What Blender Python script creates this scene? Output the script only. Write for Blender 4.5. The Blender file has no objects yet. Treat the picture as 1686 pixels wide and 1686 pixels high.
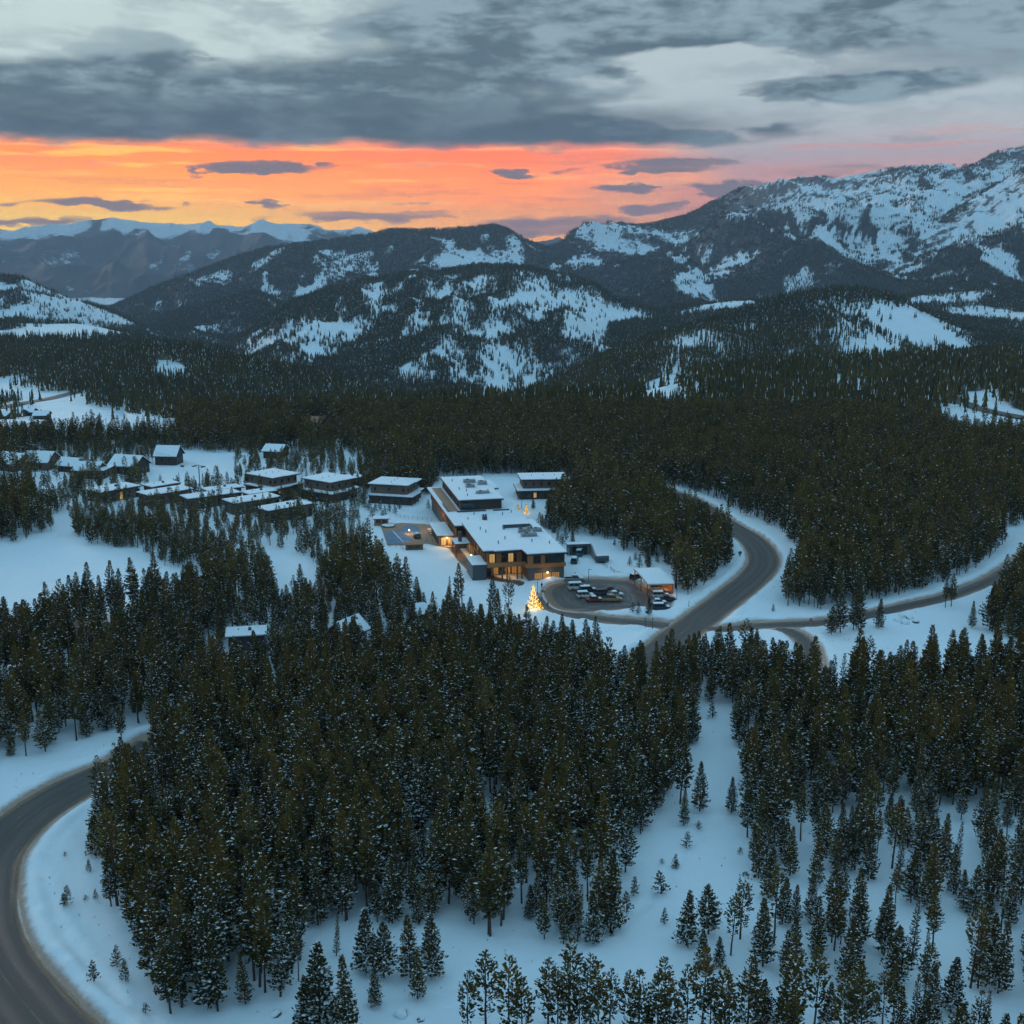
import bpy, bmesh, math, random
import numpy as np
from mathutils import Vector, Matrix

sc = bpy.context.scene
col = sc.collection
rng = np.random.default_rng(7)
random.seed(7)

# ------------------------------------------------------------------ camera
H, F, P = 90.0, 1893.0, math.radians(12.6)
cam = bpy.data.cameras.new('camera')
cam.sensor_width = 36.0
cam.lens = 36.0 * F / 1686.0
cam.clip_start, cam.clip_end = 1.0, 90000.0
camo = bpy.data.objects.new('camera', cam)
camo.location = (0, 0, H)
camo.rotation_euler = (math.pi / 2 - P, 0, 0)
col.objects.link(camo)
sc.camera = camo

def at(px, py, z=0.0):
    u, v = (px - 843) / F, (843 - py) / F
    d = (u, math.cos(P) + v * math.sin(P), -math.sin(P) + v * math.cos(P))
    t = (z - H) / d[2]
    return Vector((d[0] * t, d[1] * t, z))

def ray(px, py):                       # (x/y, (z-H)/y) of a picture point
    u, v = (px - 843) / F, (843 - py) / F
    dy = math.cos(P) + v * math.sin(P)
    return u / dy, (-math.sin(P) + v * math.cos(P)) / dy

def proj(x, y, z):
    z = z - H
    f = np.maximum(y * math.cos(P) - z * math.sin(P), 1e-3)
    return 843 + F * x / f, 843 - F * (y * math.sin(P) + z * math.cos(P)) / f

# ------------------------------------------------------------------ node expressions
class S:
    tree = None
    def __init__(s, k): s.k = k
    def __add__(a, b): return mth('ADD', a, b)
    def __radd__(a, b): return mth('ADD', b, a)
    def __sub__(a, b): return mth('SUBTRACT', a, b)
    def __rsub__(a, b): return mth('SUBTRACT', b, a)
    def __mul__(a, b): return mth('MULTIPLY', a, b)
    def __rmul__(a, b): return mth('MULTIPLY', b, a)
    def __truediv__(a, b): return mth('DIVIDE', a, b)
def put(sock, v):
    if isinstance(v, S): S.tree.links.new(v.k, sock)
    elif isinstance(v, tuple) and len(v) == 3 and sock.type == 'RGBA': sock.default_value = (*v, 1)
    else: sock.default_value = v
def mth(op, a, b=None, c=None, clamp=False):
    n = S.tree.nodes.new('ShaderNodeMath'); n.operation = op; n.use_clamp = clamp
    for i, v in enumerate((a, b, c)):
        if v is not None: put(n.inputs[i], v)
    return S(n.outputs[0])
def smooth(x, a, b, lo=0.0, hi=1.0):
    n = S.tree.nodes.new('ShaderNodeMapRange'); n.interpolation_type = 'SMOOTHSTEP'
    for i, v in enumerate((x, a, b, lo, hi)): put(n.inputs[i], v)
    return S(n.outputs[0])
def mix(f, a, b, mode='MIX'):
    n = S.tree.nodes.new('ShaderNodeMix'); n.data_type = 'RGBA'; n.blend_type = mode
    put(n.inputs[0], f); put(n.inputs[6], a); put(n.inputs[7], b)
    return S(n.outputs[2])
def noise(v, scale, detail=4.0, rough=0.55, dist=0.0):
    n = S.tree.nodes.new('ShaderNodeTexNoise')
    if v is not None: put(n.inputs['Vector'], v)
    n.inputs['Scale'].default_value = scale; n.inputs['Detail'].default_value = detail
    n.inputs['Roughness'].default_value = rough; n.inputs['Distortion'].default_value = dist
    return S(n.outputs[0])
def comb(x, y, z):
    n = S.tree.nodes.new('ShaderNodeCombineXYZ')
    for i, v in enumerate((x, y, z)): put(n.inputs[i], v)
    return S(n.outputs[0])
def ramp(x, stops):
    n = S.tree.nodes.new('ShaderNodeValToRGB'); put(n.inputs[0], x)
    e = n.color_ramp.elements
    while len(e) < len(stops): e.new(0.5)
    for k, (p, c) in zip(e, stops): k.position = p; k.color = (*c, 1)
    return S(n.outputs[0])
def attr(name):
    n = S.tree.nodes.new('ShaderNodeAttribute'); n.attribute_name = name
    return S(n.outputs['Fac'])
def geopos():
    n = S.tree.nodes.new('ShaderNodeNewGeometry'); return S(n.outputs['Position'])

# ------------------------------------------------------------------ sky
world = bpy.data.worlds.new('World'); sc.world = world; world.use_nodes = True
nt = world.node_tree; nt.nodes.clear(); S.tree = nt
tc = nt.nodes.new('ShaderNodeTexCoord')
sp = nt.nodes.new('ShaderNodeSeparateXYZ'); nt.links.new(tc.outputs['Generated'], sp.inputs[0])
dx, dy, dz = (S(sp.outputs[i]) for i in range(3))
az = mth('ARCTAN2', dx, dy) * 57.2958
el = mth('ARCSINE', dz) * 57.2958
def azel(px, py):
    a, b = ray(px, py); return math.degrees(math.atan(a)), math.degrees(math.atan2(b, math.hypot(a, 1)))
warp = noise(comb(dx * 1.0, dy * 1.0, dz * 3.5), 9.0, 3.0, 0.6)
wrp2 = noise(comb(dx * 1.0, dy * 1.0, dz * 3.0), 26.0, 4.0, 0.62)
n_big = noise(comb(dx, dy, dz * 3.6), 5.0, 4.0, 0.56)
n_mid = noise(comb(dx + (warp - 0.5) * 0.1, dy, dz * 3.6), 13.0, 5.0, 0.6)
n_str = noise(comb(dx * 0.7, dy * 0.7, (dz + (warp - 0.5) * 0.008) * 16.0), 11.0, 4.0, 0.55)
elw = el + (warp - 0.5) * 1.6 + (wrp2 - 0.5) * 0.7
azw = az + (warp - 0.5) * 9.0 + (wrp2 - 0.5) * 4.0
def blob(cx, cy, rx, ry, amt, soft=(0.1, 1.5), w=True):
    a0, e0 = azel(cx, cy); k = 57.3 / F
    a, e = (azw, elw) if w else (az + (wrp2 - 0.5) * 5.0 + (n_mid - 0.5) * 7.0, el + (wrp2 - 0.5) * 1.0 + (n_mid - 0.5) * 0.8)
    u = (a - a0) * (1 / (rx * k)); v = (e - e0) * (1 / (ry * k))
    return smooth(u * u + v * v, soft[0], soft[1], amt, 0.0)
ZEN = (0.285, 0.515, 0.695)          # clear dusk blue overhead and to the east
# open sky behind the clouds: sunset glow low in the west, pale above it, blue overhead
glow = ramp(smooth(el + (n_str - 0.5) * 2.6, -0.6, 7.4), [(0.0, (1.0, 0.52, 0.10)), (0.14, (1.0, 0.62, 0.14)), (0.32, (1.0, 0.44, 0.10)),
            (0.5, (1.0, 0.36, 0.09)), (0.72, (0.95, 0.23, 0.10)), (0.86, (0.62, 0.26, 0.20)), (1.0, (0.40, 0.42, 0.41))])
pink = ramp(smooth(el, 0.0, 8.0), [(0.0, (0.80, 0.22, 0.14)), (0.3, (0.55, 0.23, 0.20)), (0.6, (0.33, 0.28, 0.30)), (1.0, (0.36, 0.40, 0.41))])
gm = smooth(az + (warp - 0.5) * 10, 0.5, 11.5)
low = mix(gm, glow, pink)
low = mix(smooth(n_str + (wrp2 - 0.5) * 0.3, 0.52, 0.66) * (1.0 - gm) * 0.75, low, mix(smooth(el, 0.5, 5.0), (1.0, 0.74, 0.26), (1.0, 0.50, 0.20)))
low = mix(smooth(n_str + (wrp2 - 0.5) * 0.3, 0.36, 0.48, 1.0, 0.0) * smooth(el, 1.0, 3.0) * 0.5, low, (0.50, 0.20, 0.17))
yel = smooth(az, -24.0, 2.0, 1.0, 0.0) * smooth(el + (n_str - 0.5) * 2.2, 0.8, 3.2, 1.0, 0.0)
low = mix(yel * 0.92, low, (1.15, 0.80, 0.10))
low = mix(1.0, low, mix(gm, mix(smooth(az, -21.0, 3.0), (1.26, 1.04, 0.30), (1.22, 0.74, 0.50)), (1.0, 0.98, 1.0)), 'MULTIPLY')
low = mix(smooth(mth('ABSOLUTE', az + 8), 30.0, 95.0), low, (0.20, 0.28, 0.36))
pale = mix(smooth(az, -22.0, 18.0), (0.37, 0.455, 0.445), (0.31, 0.36, 0.385))
pale = mix(smooth(n_mid + (wrp2 - 0.5) * 0.8 + (n_big - 0.5) * 0.7, 0.40, 0.66) * 0.55, pale, mix(smooth(az, -22.0, 18.0), (0.235, 0.30, 0.315), (0.22, 0.27, 0.30)))
high = mix(smooth(el, 9.0, 50.0), pale, ZEN)
high = mix(smooth(mth('ABSOLUTE', az), 30.0, 120.0), high, ZEN)
sky = mix(smooth(el, 4.6, 6.8), low, high)
# upper cloud deck
cov = (n_big - 0.5) * 1.9 + (n_mid - 0.5) * 1.0 + (wrp2 - 0.5) * 0.5 + 0.12
for b in [(250, 185, 420, 70, 0.75), (700, 150, 330, 70, 0.8), (200, 70, 90, 50, 0.45), (1300, 20, 560, 50, 0.85), (880, 60, 330, 60, 0.55),
          (640, 225, 620, 26, 0.9), (1380, 148, 170, 22, 0.75), (1080, 232, 220, 16, 0.5), (1550, 90, 260, 50, 0.25),
          (60, 45, 150, 50, -0.35), (330, 30, 120, 36, -0.2), (150, 130, 260, 40, 0.35), (520, 75, 150, 20, -0.35), (1180, 105, 170, 28, -1.0), (1120, 185, 190, 24, -0.5), (1420, 200, 300, 40, -0.3)]:
    cov = cov + blob(*b)
deck = smooth(cov, -0.05, 0.85) * smooth(elw, 4.75, 5.35)
deck = deck * smooth(el, 16.0, 40.0, 1.0, 0.35) * smooth(mth('ABSOLUTE', az), 40.0, 120.0, 1.0, 0.4)
dcol = mix(smooth(n_mid + (n_big - 0.5) * 0.6 + (wrp2 - 0.5) * 0.7, 0.36, 0.70), (0.050, 0.084, 0.110), (0.175, 0.245, 0.280))
dcol = mix(blob(560, 205, 900, 52, 0.6, (0.2, 1.3)), dcol, (0.050, 0.082, 0.108))
sky = mix(deck * 0.94, sky, dcol)
# a hard lower edge of the bank, then long flat clouds hanging in the glow
bank = smooth(el + (warp - 0.5) * 0.35 + (wrp2 - 0.5) * 0.30, 4.95, 5.45) * smooth(el + (warp - 0.5) * 1.5, 5.8, 7.4, 1.0, 0.0) * smooth(az + (warp - 0.5) * 12, 6.0, 15.0, 1.0, 0.0)
sky = mix(bank * 0.8, sky, mix(smooth(n_mid + (wrp2 - 0.5) * 0.6, 0.4, 0.7), (0.048, 0.078, 0.102), (0.085, 0.125, 0.155)))
fl = 0.0
for b in [(430, 276, 120, 14, 1.0), (850, 286, 70, 9, .9), (170, 335, 140, 10, 1.0), (255, 339, 60, 7, .8), (1025, 312, 62, 11, .95), (1075, 342, 62, 11, .9), (1200, 311, 110, 13, 1.0),
          (1100, 271, 130, 13, .9), (425, 338, 24, 11, .8), (600, 356, 190, 11, .75), (950, 372, 210, 22, .9), (60, 268, 170, 16, .45), (100, 366, 150, 6, .8), (1390, 280, 120, 14, .5), (1500, 225, 90, 12, .4),
          (700, 268, 130, 8, .4), (300, 300, 300, 10, .35), (800, 330, 160, 6, .35)]:
    q = blob(*b, soft=(0.15, 1.1), w=False)
    fl = q if fl == 0.0 else mth('MAXIMUM', fl, q)
fcol = mix(smooth(el, 1.0, 4.0), (0.24, 0.135, 0.15), (0.115, 0.115, 0.14))
sky = mix(smooth(fl + (n_str - 0.5) * 0.8 + (wrp2 - 0.5) * 0.6, 0.22, 0.98) * smooth(fl, 0.02, 0.2) * 0.95, sky, fcol)
# below the horizon: pale snowy haze
sky = mix(smooth(el, -3.0, -0.5, 1.0, 0.0), sky, (0.16, 0.24, 0.30))
bg = nt.nodes.new('ShaderNodeBackground'); put(bg.inputs[0], sky); bg.inputs[1].default_value = 1.36
# the rest of the dome, where the same sky goes on with softer clouds
west = smooth(mth('ABSOLUTE', az + 8), 25.0, 95.0)
rlow = mix(west, ramp(smooth(el, -0.6, 7.4), [(0.0, (0.95, 0.42, 0.10)), (0.5, (0.90, 0.28, 0.10)), (1.0, (0.40, 0.40, 0.39))]), (0.20, 0.28, 0.36))
rhigh = mix(smooth(el, 9.0, 50.0), (0.42, 0.50, 0.50), ZEN)
rhigh = mix(smooth(mth('ABSOLUTE', az), 30.0, 120.0), rhigh, ZEN)
rest = mix(smooth(el, 4.6, 6.8), rlow, rhigh)
rdeck = smooth(noise(comb(dx, dy, dz * 4.0), 4.0, 2.0, 0.55), 0.38, 0.66) * smooth(el, 4.5, 6.0) * smooth(el, 16.0, 40.0, 0.85, 0.35) * smooth(mth('ABSOLUTE', az), 40.0, 120.0, 1.0, 0.45)
rest = mix(rdeck, rest, (0.10, 0.155, 0.195))
rest = mix(smooth(el, -3.0, -0.5, 1.0, 0.0), rest, (0.16, 0.24, 0.30))
bg2 = nt.nodes.new('ShaderNodeBackground'); put(bg2.inputs[0], rest); bg2.inputs[1].default_value = 0.98
msh = nt.nodes.new('ShaderNodeMixShader')
put(msh.inputs[0], mth('MAXIMUM', smooth(mth('ABSOLUTE', az), 29.0, 40.0), smooth(el, 14.5, 23.0)))
nt.links.new(bg.outputs[0], msh.inputs[1]); nt.links.new(bg2.outputs[0], msh.inputs[2])
wo = nt.nodes.new('ShaderNodeOutputWorld'); nt.links.new(msh.outputs[0], wo.inputs[0])

# after sunset: only a faint, very soft sun is left behind the clouds
sun = bpy.data.lights.new('sun', 'SUN'); sun.energy = 1.0; sun.angle = math.radians(20); sun.color = (1.0, 0.84, 0.76)
suno = bpy.data.objects.new('sun', sun); col.objects.link(suno)
suno.rotation_euler = (math.radians(-81), 0, math.radians(35))     # low over the far range, shining towards the camera

vs = sc.view_settings
vs.view_transform = 'Standard'; vs.look = 'None'; vs.exposure = 0.34; vs.gamma = 1.0; vs.use_curve_mapping = False
cy = sc.cycles
cy.max_bounces = 5; cy.diffuse_bounces = 3; cy.glossy_bounces = 2; cy.transmission_bounces = 2; cy.volume_bounces = 0
cy.transparent_max_bounces = 4; cy.caustics_reflective = False; cy.caustics_refractive = False
cy.use_denoising = True; cy.use_adaptive_sampling = True; cy.adaptive_threshold = 0.05; cy.adaptive_min_samples = 20

# ------------------------------------------------------------------ helpers
class MB:
    """collects faces, builds one mesh object"""
    def __init__(s): s.v, s.f, s.m = [], [], []
    def add(s, v, f, m=0):
        o = len(s.v); s.v += [tuple(p) for p in v]
        s.f += [tuple(i + o for i in q) for q in f]; s.m += [m] * len(f); return s
    def box(s, x0, x1, y0, y1, z0, z1, m=0):
        v = [(x, y, z) for z in (z0, z1) for x, y in ((x0, y0), (x1, y0), (x1, y1), (x0, y1))]
        return s.add(v, [(3, 2, 1, 0), (4, 5, 6, 7), (0, 1, 5, 4), (1, 2, 6, 5), (2, 3, 7, 6), (3, 0, 4, 7)], m)
    def prism(s, poly, z0, z1, m=0):
        n = len(poly)
        a = sum(poly[i][0] * poly[(i + 1) % n][1] - poly[(i + 1) % n][0] * poly[i][1] for i in range(n))
        if a < 0: poly = poly[::-1]
        f0 = z0 if callable(z0) else (lambda x, y: z0); f1 = z1 if callable(z1) else (lambda x, y: z1)
        v = [(x, y, f0(x, y)) for x, y in poly] + [(x, y, f1(x, y)) for x, y in poly]
        return s.add(v, [tuple(range(n - 1, -1, -1)), tuple(range(n, 2 * n))] + [(i, (i + 1) % n, n + (i + 1) % n, n + i) for i in range(n)], m)
    def cyl(s, a, b, r0, r1, n=8, m=0):
        a, b = Vector(a), Vector(b); d = (b - a).normalized()
        p = d.orthogonal().normalized(); q = d.cross(p)
        v = [c + (p * math.cos(t) + q * math.sin(t)) * r for c, r in ((a, r0), (b, r1)) for t in (2 * math.pi * i / n for i in range(n))]
        return s.add(v, [tuple(range(n - 1, -1, -1)), tuple(range(n, 2 * n))] + [(i, (i + 1) % n, n + (i + 1) % n, n + i) for i in range(n)], m)
    def side(s, prof, x0, x1, m=0):                      # profile in (y,z) pulled along x
        n = len(prof)
        v = [(x0, y, z) for y, z in prof] + [(x1, y, z) for y, z in prof]
        return s.add(v, [tuple(range(n)), tuple(range(2 * n - 1, n - 1, -1))] + [(i, n + i, n + (i + 1) % n, (i + 1) % n) for i in range(n)], m)
    def mesh(s, name, mats, smooth_=False):
        me = bpy.data.meshes.new(name); me.from_pydata(s.v, [], s.f)
        for k in (mats if isinstance(mats, (list, tuple)) else [mats]): me.materials.append(k)
        me.polygons.foreach_set('material_index', s.m)
        if smooth_: me.polygons.foreach_set('use_smooth', [True] * len(s.f))
        me.update(); return me
    def build(s, name, mats, parent=None, smooth_=False):
        return link(name, s.mesh(name, mats, smooth_), parent)
def link(name, me, parent=None):
    o = bpy.data.objects.new(name, me); col.objects.link(o)
    if parent: o.parent = parent
    return o
def tag(o, label=None, cat=None, group=None, kind=None):
    for k, v in (('label', label), ('category', cat), ('group', group), ('kind', kind)):
        if v: o[k] = v
    return o
def thing(name, loc, rz, label, cat, group=None):
    o = bpy.data.objects.new(name, None); o.empty_display_size = 0.3; col.objects.link(o)
    o.location = loc; o.rotation_euler = (0, 0, rz); return tag(o, label, cat, group)
def copy_tree(o, parent=None):
    c = o.copy(); col.objects.link(c); c.parent = parent
    for k in list(o.children): copy_tree(k, c)
    return c

MATS = {}
def mat(name, color, rough=0.8, var=0.25, scale=1.5, bump=0.0, emit=None, es=0.0, metal=0.0, spec=0.3, detail=4.0, obj=True):
    if name in MATS: return MATS[name]
    m = bpy.data.materials.new(name); m.use_nodes = True; S.tree = m.node_tree
    b = m.node_tree.nodes['Principled BSDF']
    tcn = m.node_tree.nodes.new('ShaderNodeTexCoord')
    v = S(tcn.outputs['Object'])
    nz = noise(v, scale, detail, 0.6)
    c = mix(nz, tuple(k * (1 - var) for k in color), tuple(min(1, k * (1 + var)) for k in color))
    put(b.inputs['Base Color'], c); b.inputs['Roughness'].default_value = rough
    b.inputs['Metallic'].default_value = metal; b.inputs['Specular IOR Level'].default_value = spec
    if emit:
        put(b.inputs['Emission Color'], mix(nz, tuple(k * 0.6 for k in emit), tuple(min(1, k * 1.3) for k in emit))); b.inputs['Emission Strength'].default_value = es
    if bump:
        n = m.node_tree.nodes.new('ShaderNodeBump'); n.inputs['Strength'].default_value = bump
        put(n.inputs['Height'], noise(v, scale * 3, 4)); m.node_tree.links.new(n.outputs[0], b.inputs['Normal'])
    MATS[name] = m; return m

# vectorised gradient noise for the land forms
_pm = np.random.default_rng(3).permutation(512); _pm = np.concatenate([_pm, _pm])
_ga = np.random.default_rng(4).uniform(0, 2 * np.pi, 512); _gx, _gy = np.cos(_ga), np.sin(_ga)
def pn(x, y):
    x = np.asarray(x, float); y = np.asarray(y, float)
    xi, yi = np.floor(x).astype(int), np.floor(y).astype(int); xf, yf = x - xi, y - yi
    def g(i, j, fx, fy):
        h = _pm[(_pm[i & 511] + j) & 511]; return _gx[h] * fx + _gy[h] * fy
    u, v = xf ** 3 * (xf * (xf * 6 - 15) + 10), yf ** 3 * (yf * (yf * 6 - 15) + 10)
    a = g(xi, yi, xf, yf) * (1 - u) + g(xi + 1, yi, xf - 1, yf) * u
    b = g(xi, yi + 1, xf, yf - 1) * (1 - u) + g(xi + 1, yi + 1, xf - 1, yf - 1) * u
    return (a * (1 - v) + b * v) * 1.5
def fbm(x, y, s, o=5, g=0.5):
    r, a = 0, 1
    for i in range(o): r = r + a * pn(x / s + 17.3 * i, y / s - 9.1 * i); a *= g; s /= 2.03
    return r
def ridged(x, y, s, o=5, g=0.5):
    r, a, w = 0, 1, 1
    for i in range(o):
        n = 1 - np.abs(pn(x / s + 31.7 * i, y / s + 11.9 * i)) * 1.6
        r = r + a * n * w; w = np.clip(n, 0.2, 1); a *= g; s /= 2.1
    return r - 1.1
def sstep(x, a, b):
    t = np.clip((x - a) / (b - a), 0, 1); return t * t * (3 - 2 * t)
def inpoly(x, y, poly):
    r = np.zeros(np.shape(x), bool); n = len(poly)
    for i in range(n):
        (x0, y0), (x1, y1) = poly[i], poly[(i + 1) % n]
        if y0 == y1: continue
        r ^= ((y0 > y) != (y1 > y)) & (x < (x1 - x0) * (y - y0) / (y1 - y0) + x0)
    return r
def polydist(x, y, pts):
    best = np.full(np.shape(x), 1e9)
    x = np.asarray(x, np.float32); y = np.asarray(y, np.float32)
    for (x0, y0), (x1, y1) in zip(pts[:-1], pts[1:]):
        ax, ay = x1 - x0, y1 - y0; L = ax * ax + ay * ay + 1e-9
        t = np.clip(((x - x0) * ax + (y - y0) * ay) / L, 0, 1)
        best = np.minimum(best, np.hypot(x - x0 - t * ax, y - y0 - t * ay))
    return best
def spline(pts, step=3.0):
    """smooth line through the points, even steps"""
    p = [np.array(q, float) for q in pts]; p = [2 * p[0] - p[1]] + p + [2 * p[-1] - p[-2]]
    out = []
    for a, b, c, d in zip(p[:-3], p[1:-2], p[2:-1], p[3:]):
        n = max(2, int(np.linalg.norm(c - b) / step))
        for t in np.linspace(0, 1, n, endpoint=False):
            out.append(0.5 * (2 * b + (c - a) * t + (2 * a - 5 * b + 4 * c - d) * t * t + (3 * b - a - 3 * c + d) * t ** 3))
    return [tuple(q) for q in out] + [tuple(p[-2])]
def gpx(pts, z=0.0): return [tuple(at(a, b, z)[:2]) for a, b in pts]

# ------------------------------------------------------------------ roads (world lines) and open ground
ROADS = {   # name: (line, half width)
    'road_bend': (spline(gpx([(262, 1222), (228, 1246), (188, 1268), (120, 1297), (45, 1345), (-15, 1410), (-30, 1470), (-28, 1530), (-5, 1590), (40, 1650), (95, 1712), (180, 1800), (300, 1900)])), 5.2),
    'road': (spline(gpx([(1085, 806), (1140, 826), (1195, 862), (1232, 884), (1252, 905), (1257, 925), (1243, 948), (1207, 978), (1168, 1008), (1130, 1036), (1085, 1072), (1040, 1105)])), 4.9),
    'side_road': (spline(gpx([(1145, 1032), (1190, 1035), (1252, 1029), (1335, 1026), (1400, 1018), (1456, 1006), (1490, 998), (1549, 985), (1585, 973), (1636, 952), (1690, 915), (1720, 885), (1760, 850)])), 2.7),
    'track': (spline(gpx([(1262, 1027), (1295, 1036), (1320, 1050), (1335, 1070), (1340, 1100), (1345, 1140)])), 2.6),
    'drive': (spline(gpx([(1120, 1032), (1060, 1025), (1005, 1020), (950, 1012), (912, 1000), (899, 982)])), 3.3),
}
LOT = spline(gpx([(893, 972), (905, 962), (932, 955), (967, 952), (1010, 952), (1043, 955), (1060, 963), (1078, 972), (1100, 980), (1102, 1000), (1080, 1006), (1065, 1002), (1000, 1005), (955, 1008), (915, 1002), (897, 986), (893, 972)]), 1.5)
WALK = spline(gpx([(746, 900), (757, 915), (768, 928), (790, 945), (830, 956), (850, 958), (872, 968), (893, 975)]), 1.5)

OPEN = [  # bare snow: outlines of the ground between tree feet
    [(-90, 895), (0, 889), (60, 885), (80, 874), (84, 846), (116, 846), (117, 885), (180, 897), (250, 913), (300, 941), (352, 958), (352, 972), (290, 996), (220, 1002), (130, 1018), (60, 1044), (-90, 1090)],
    [(590, 836), (640, 824), (715, 818), (714, 800), (722, 787), (842, 783), (948, 788), (945, 812), (905, 845), (903, 874), (950, 884), (1020, 886), (1028, 908), (1065, 917), (1106, 930), (1113, 978), (1132, 994),
     (1152, 978), (1192, 948), (1212, 925), (1207, 905), (1168, 880), (1105, 853), (1080, 815), (1134, 815), (1183, 832), (1262, 864), (1320, 901), (1305, 950), (1286, 997), (1340, 1004), (1343, 1032), (1380, 1052), (1434, 1032),
     (1440, 1000), (1500, 980), (1560, 962), (1622, 932), (1652, 902), (1656, 868), (1700, 856), (1760, 820), (1800, 850), (1720, 905), (1690, 940), (1650, 975), (1632, 1010), (1625, 1034), (1660, 1054), (1760, 1060), (1760, 1120), (1686, 1128), (1530, 1138), (1440, 1142), (1352, 1150), (1318, 1135),
     (1288, 1105), (1258, 1098), (1200, 1092), (1150, 1092), (1090, 1108), (1016, 1100), (1004, 1082), (930, 1082), (850, 1060), (800, 1044), (760, 1030), (704, 1014), (656, 988), (632, 948), (600, 908)],
    [(1150, 1150), (1208, 1150), (1214, 1215), (1224, 1325), (1232, 1392), (1232, 1440), (1275, 1495), (1300, 1560), (1180, 1530), (1105, 1570), (1130, 1686), (1000, 1640), (840, 1620), (770, 1700), (640, 1760), (420, 1760), (420, 1665), (485, 1650), (508, 1552),
     (534, 1526), (590, 1530), (660, 1530), (735, 1530), (768, 1550), (838, 1542), (840, 1498), (866, 1500), (868, 1558), (1018, 1554), (1028, 1470), (1030, 1440), (1046, 1416), (1044, 1392), (1085, 1360), (1106, 1298), (1140, 1240)],
    [(150, 1310), (158, 1455), (192, 1528), (230, 1588), (250, 1600), (272, 1675), (300, 1760), (-200, 1900), (-200, 1290), (100, 1240), (200, 1196)],
    [(432, 915), (470, 905), (532, 935), (530, 1005), (450, 990)],
    [(245, 770), (262, 744), (378, 744), (392, 768), (388, 800), (300, 800), (250, 812)],
    [(1105, 1298), (1290, 1325), (1345, 1322), (1350, 1345), (1270, 1345)],
    [(330, 1075), (420, 1060), (425, 1110), (330, 1115)], [(560, 1040), (665, 1050), (680, 1080), (560, 1075)],
    [(140, 1046), (215, 1046), (250, 1080), (140, 1080)], [(395, 758), (430, 745), (490, 740), (488, 752), (400, 766)],
]
OPENW = [gpx(p) for p in OPEN]
THIN = [  # (density factor, outline): looser stands
    (0.40, [(1232, 1400), (1500, 1330), (1800, 1330), (1800, 1800), (1100, 1800), (1105, 1570), (1300, 1560)]),
    (0.30, [(1230, 1560), (1330, 1600), (1800, 1640), (1800, 1900), (1100, 1900), (1110, 1640)]),
    (0.03, [(250, 1690), (1130, 1600), (1240, 1686), (1240, 1900), (250, 1900)]),
    (0.60, [(-120, 1040), (360, 1000), (360, 1190), (-120, 1300)]),
    (0.46, [(360, 975), (700, 1020), (720, 1100), (360, 1130)]),
    (0.55, [(330, 955), (640, 950), (660, 1040), (330, 1010)]),
    (0.30, [(110, 745), (600, 745), (600, 800), (625, 868), (520, 872), (420, 884), (300, 872), (110, 866)]),
    (0.12, [(-60, 745), (110, 745), (110, 835), (-60, 828)]),
    (0.35, [(280, 872), (420, 884), (620, 868), (610, 905), (420, 935), (300, 905)]),
    (0.7, [(1150, 1180), (1500, 1180), (1500, 1330), (1230, 1400)]),
]
THINW = [(d, gpx(p)) for d, p in THIN]
TRACKS = [spline(gpx(p), 6) for p in ([(-40, 985), (60, 925), (98, 880), (100, 848)], [(1182, 1170), (1192, 1250), (1168, 1340), (1100, 1440), (1050, 1500), (900, 1592), (740, 1660)], [(640, 912), (700, 935), (745, 975), (800, 1000)], [(1360, 1040), (1450, 1060), (1560, 1050), (1690, 1090)], [(60, 1420), (110, 1540), (200, 1660)])]
BUILT = []   # outlines of buildings, filled below, so that no tree stands in them

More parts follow.
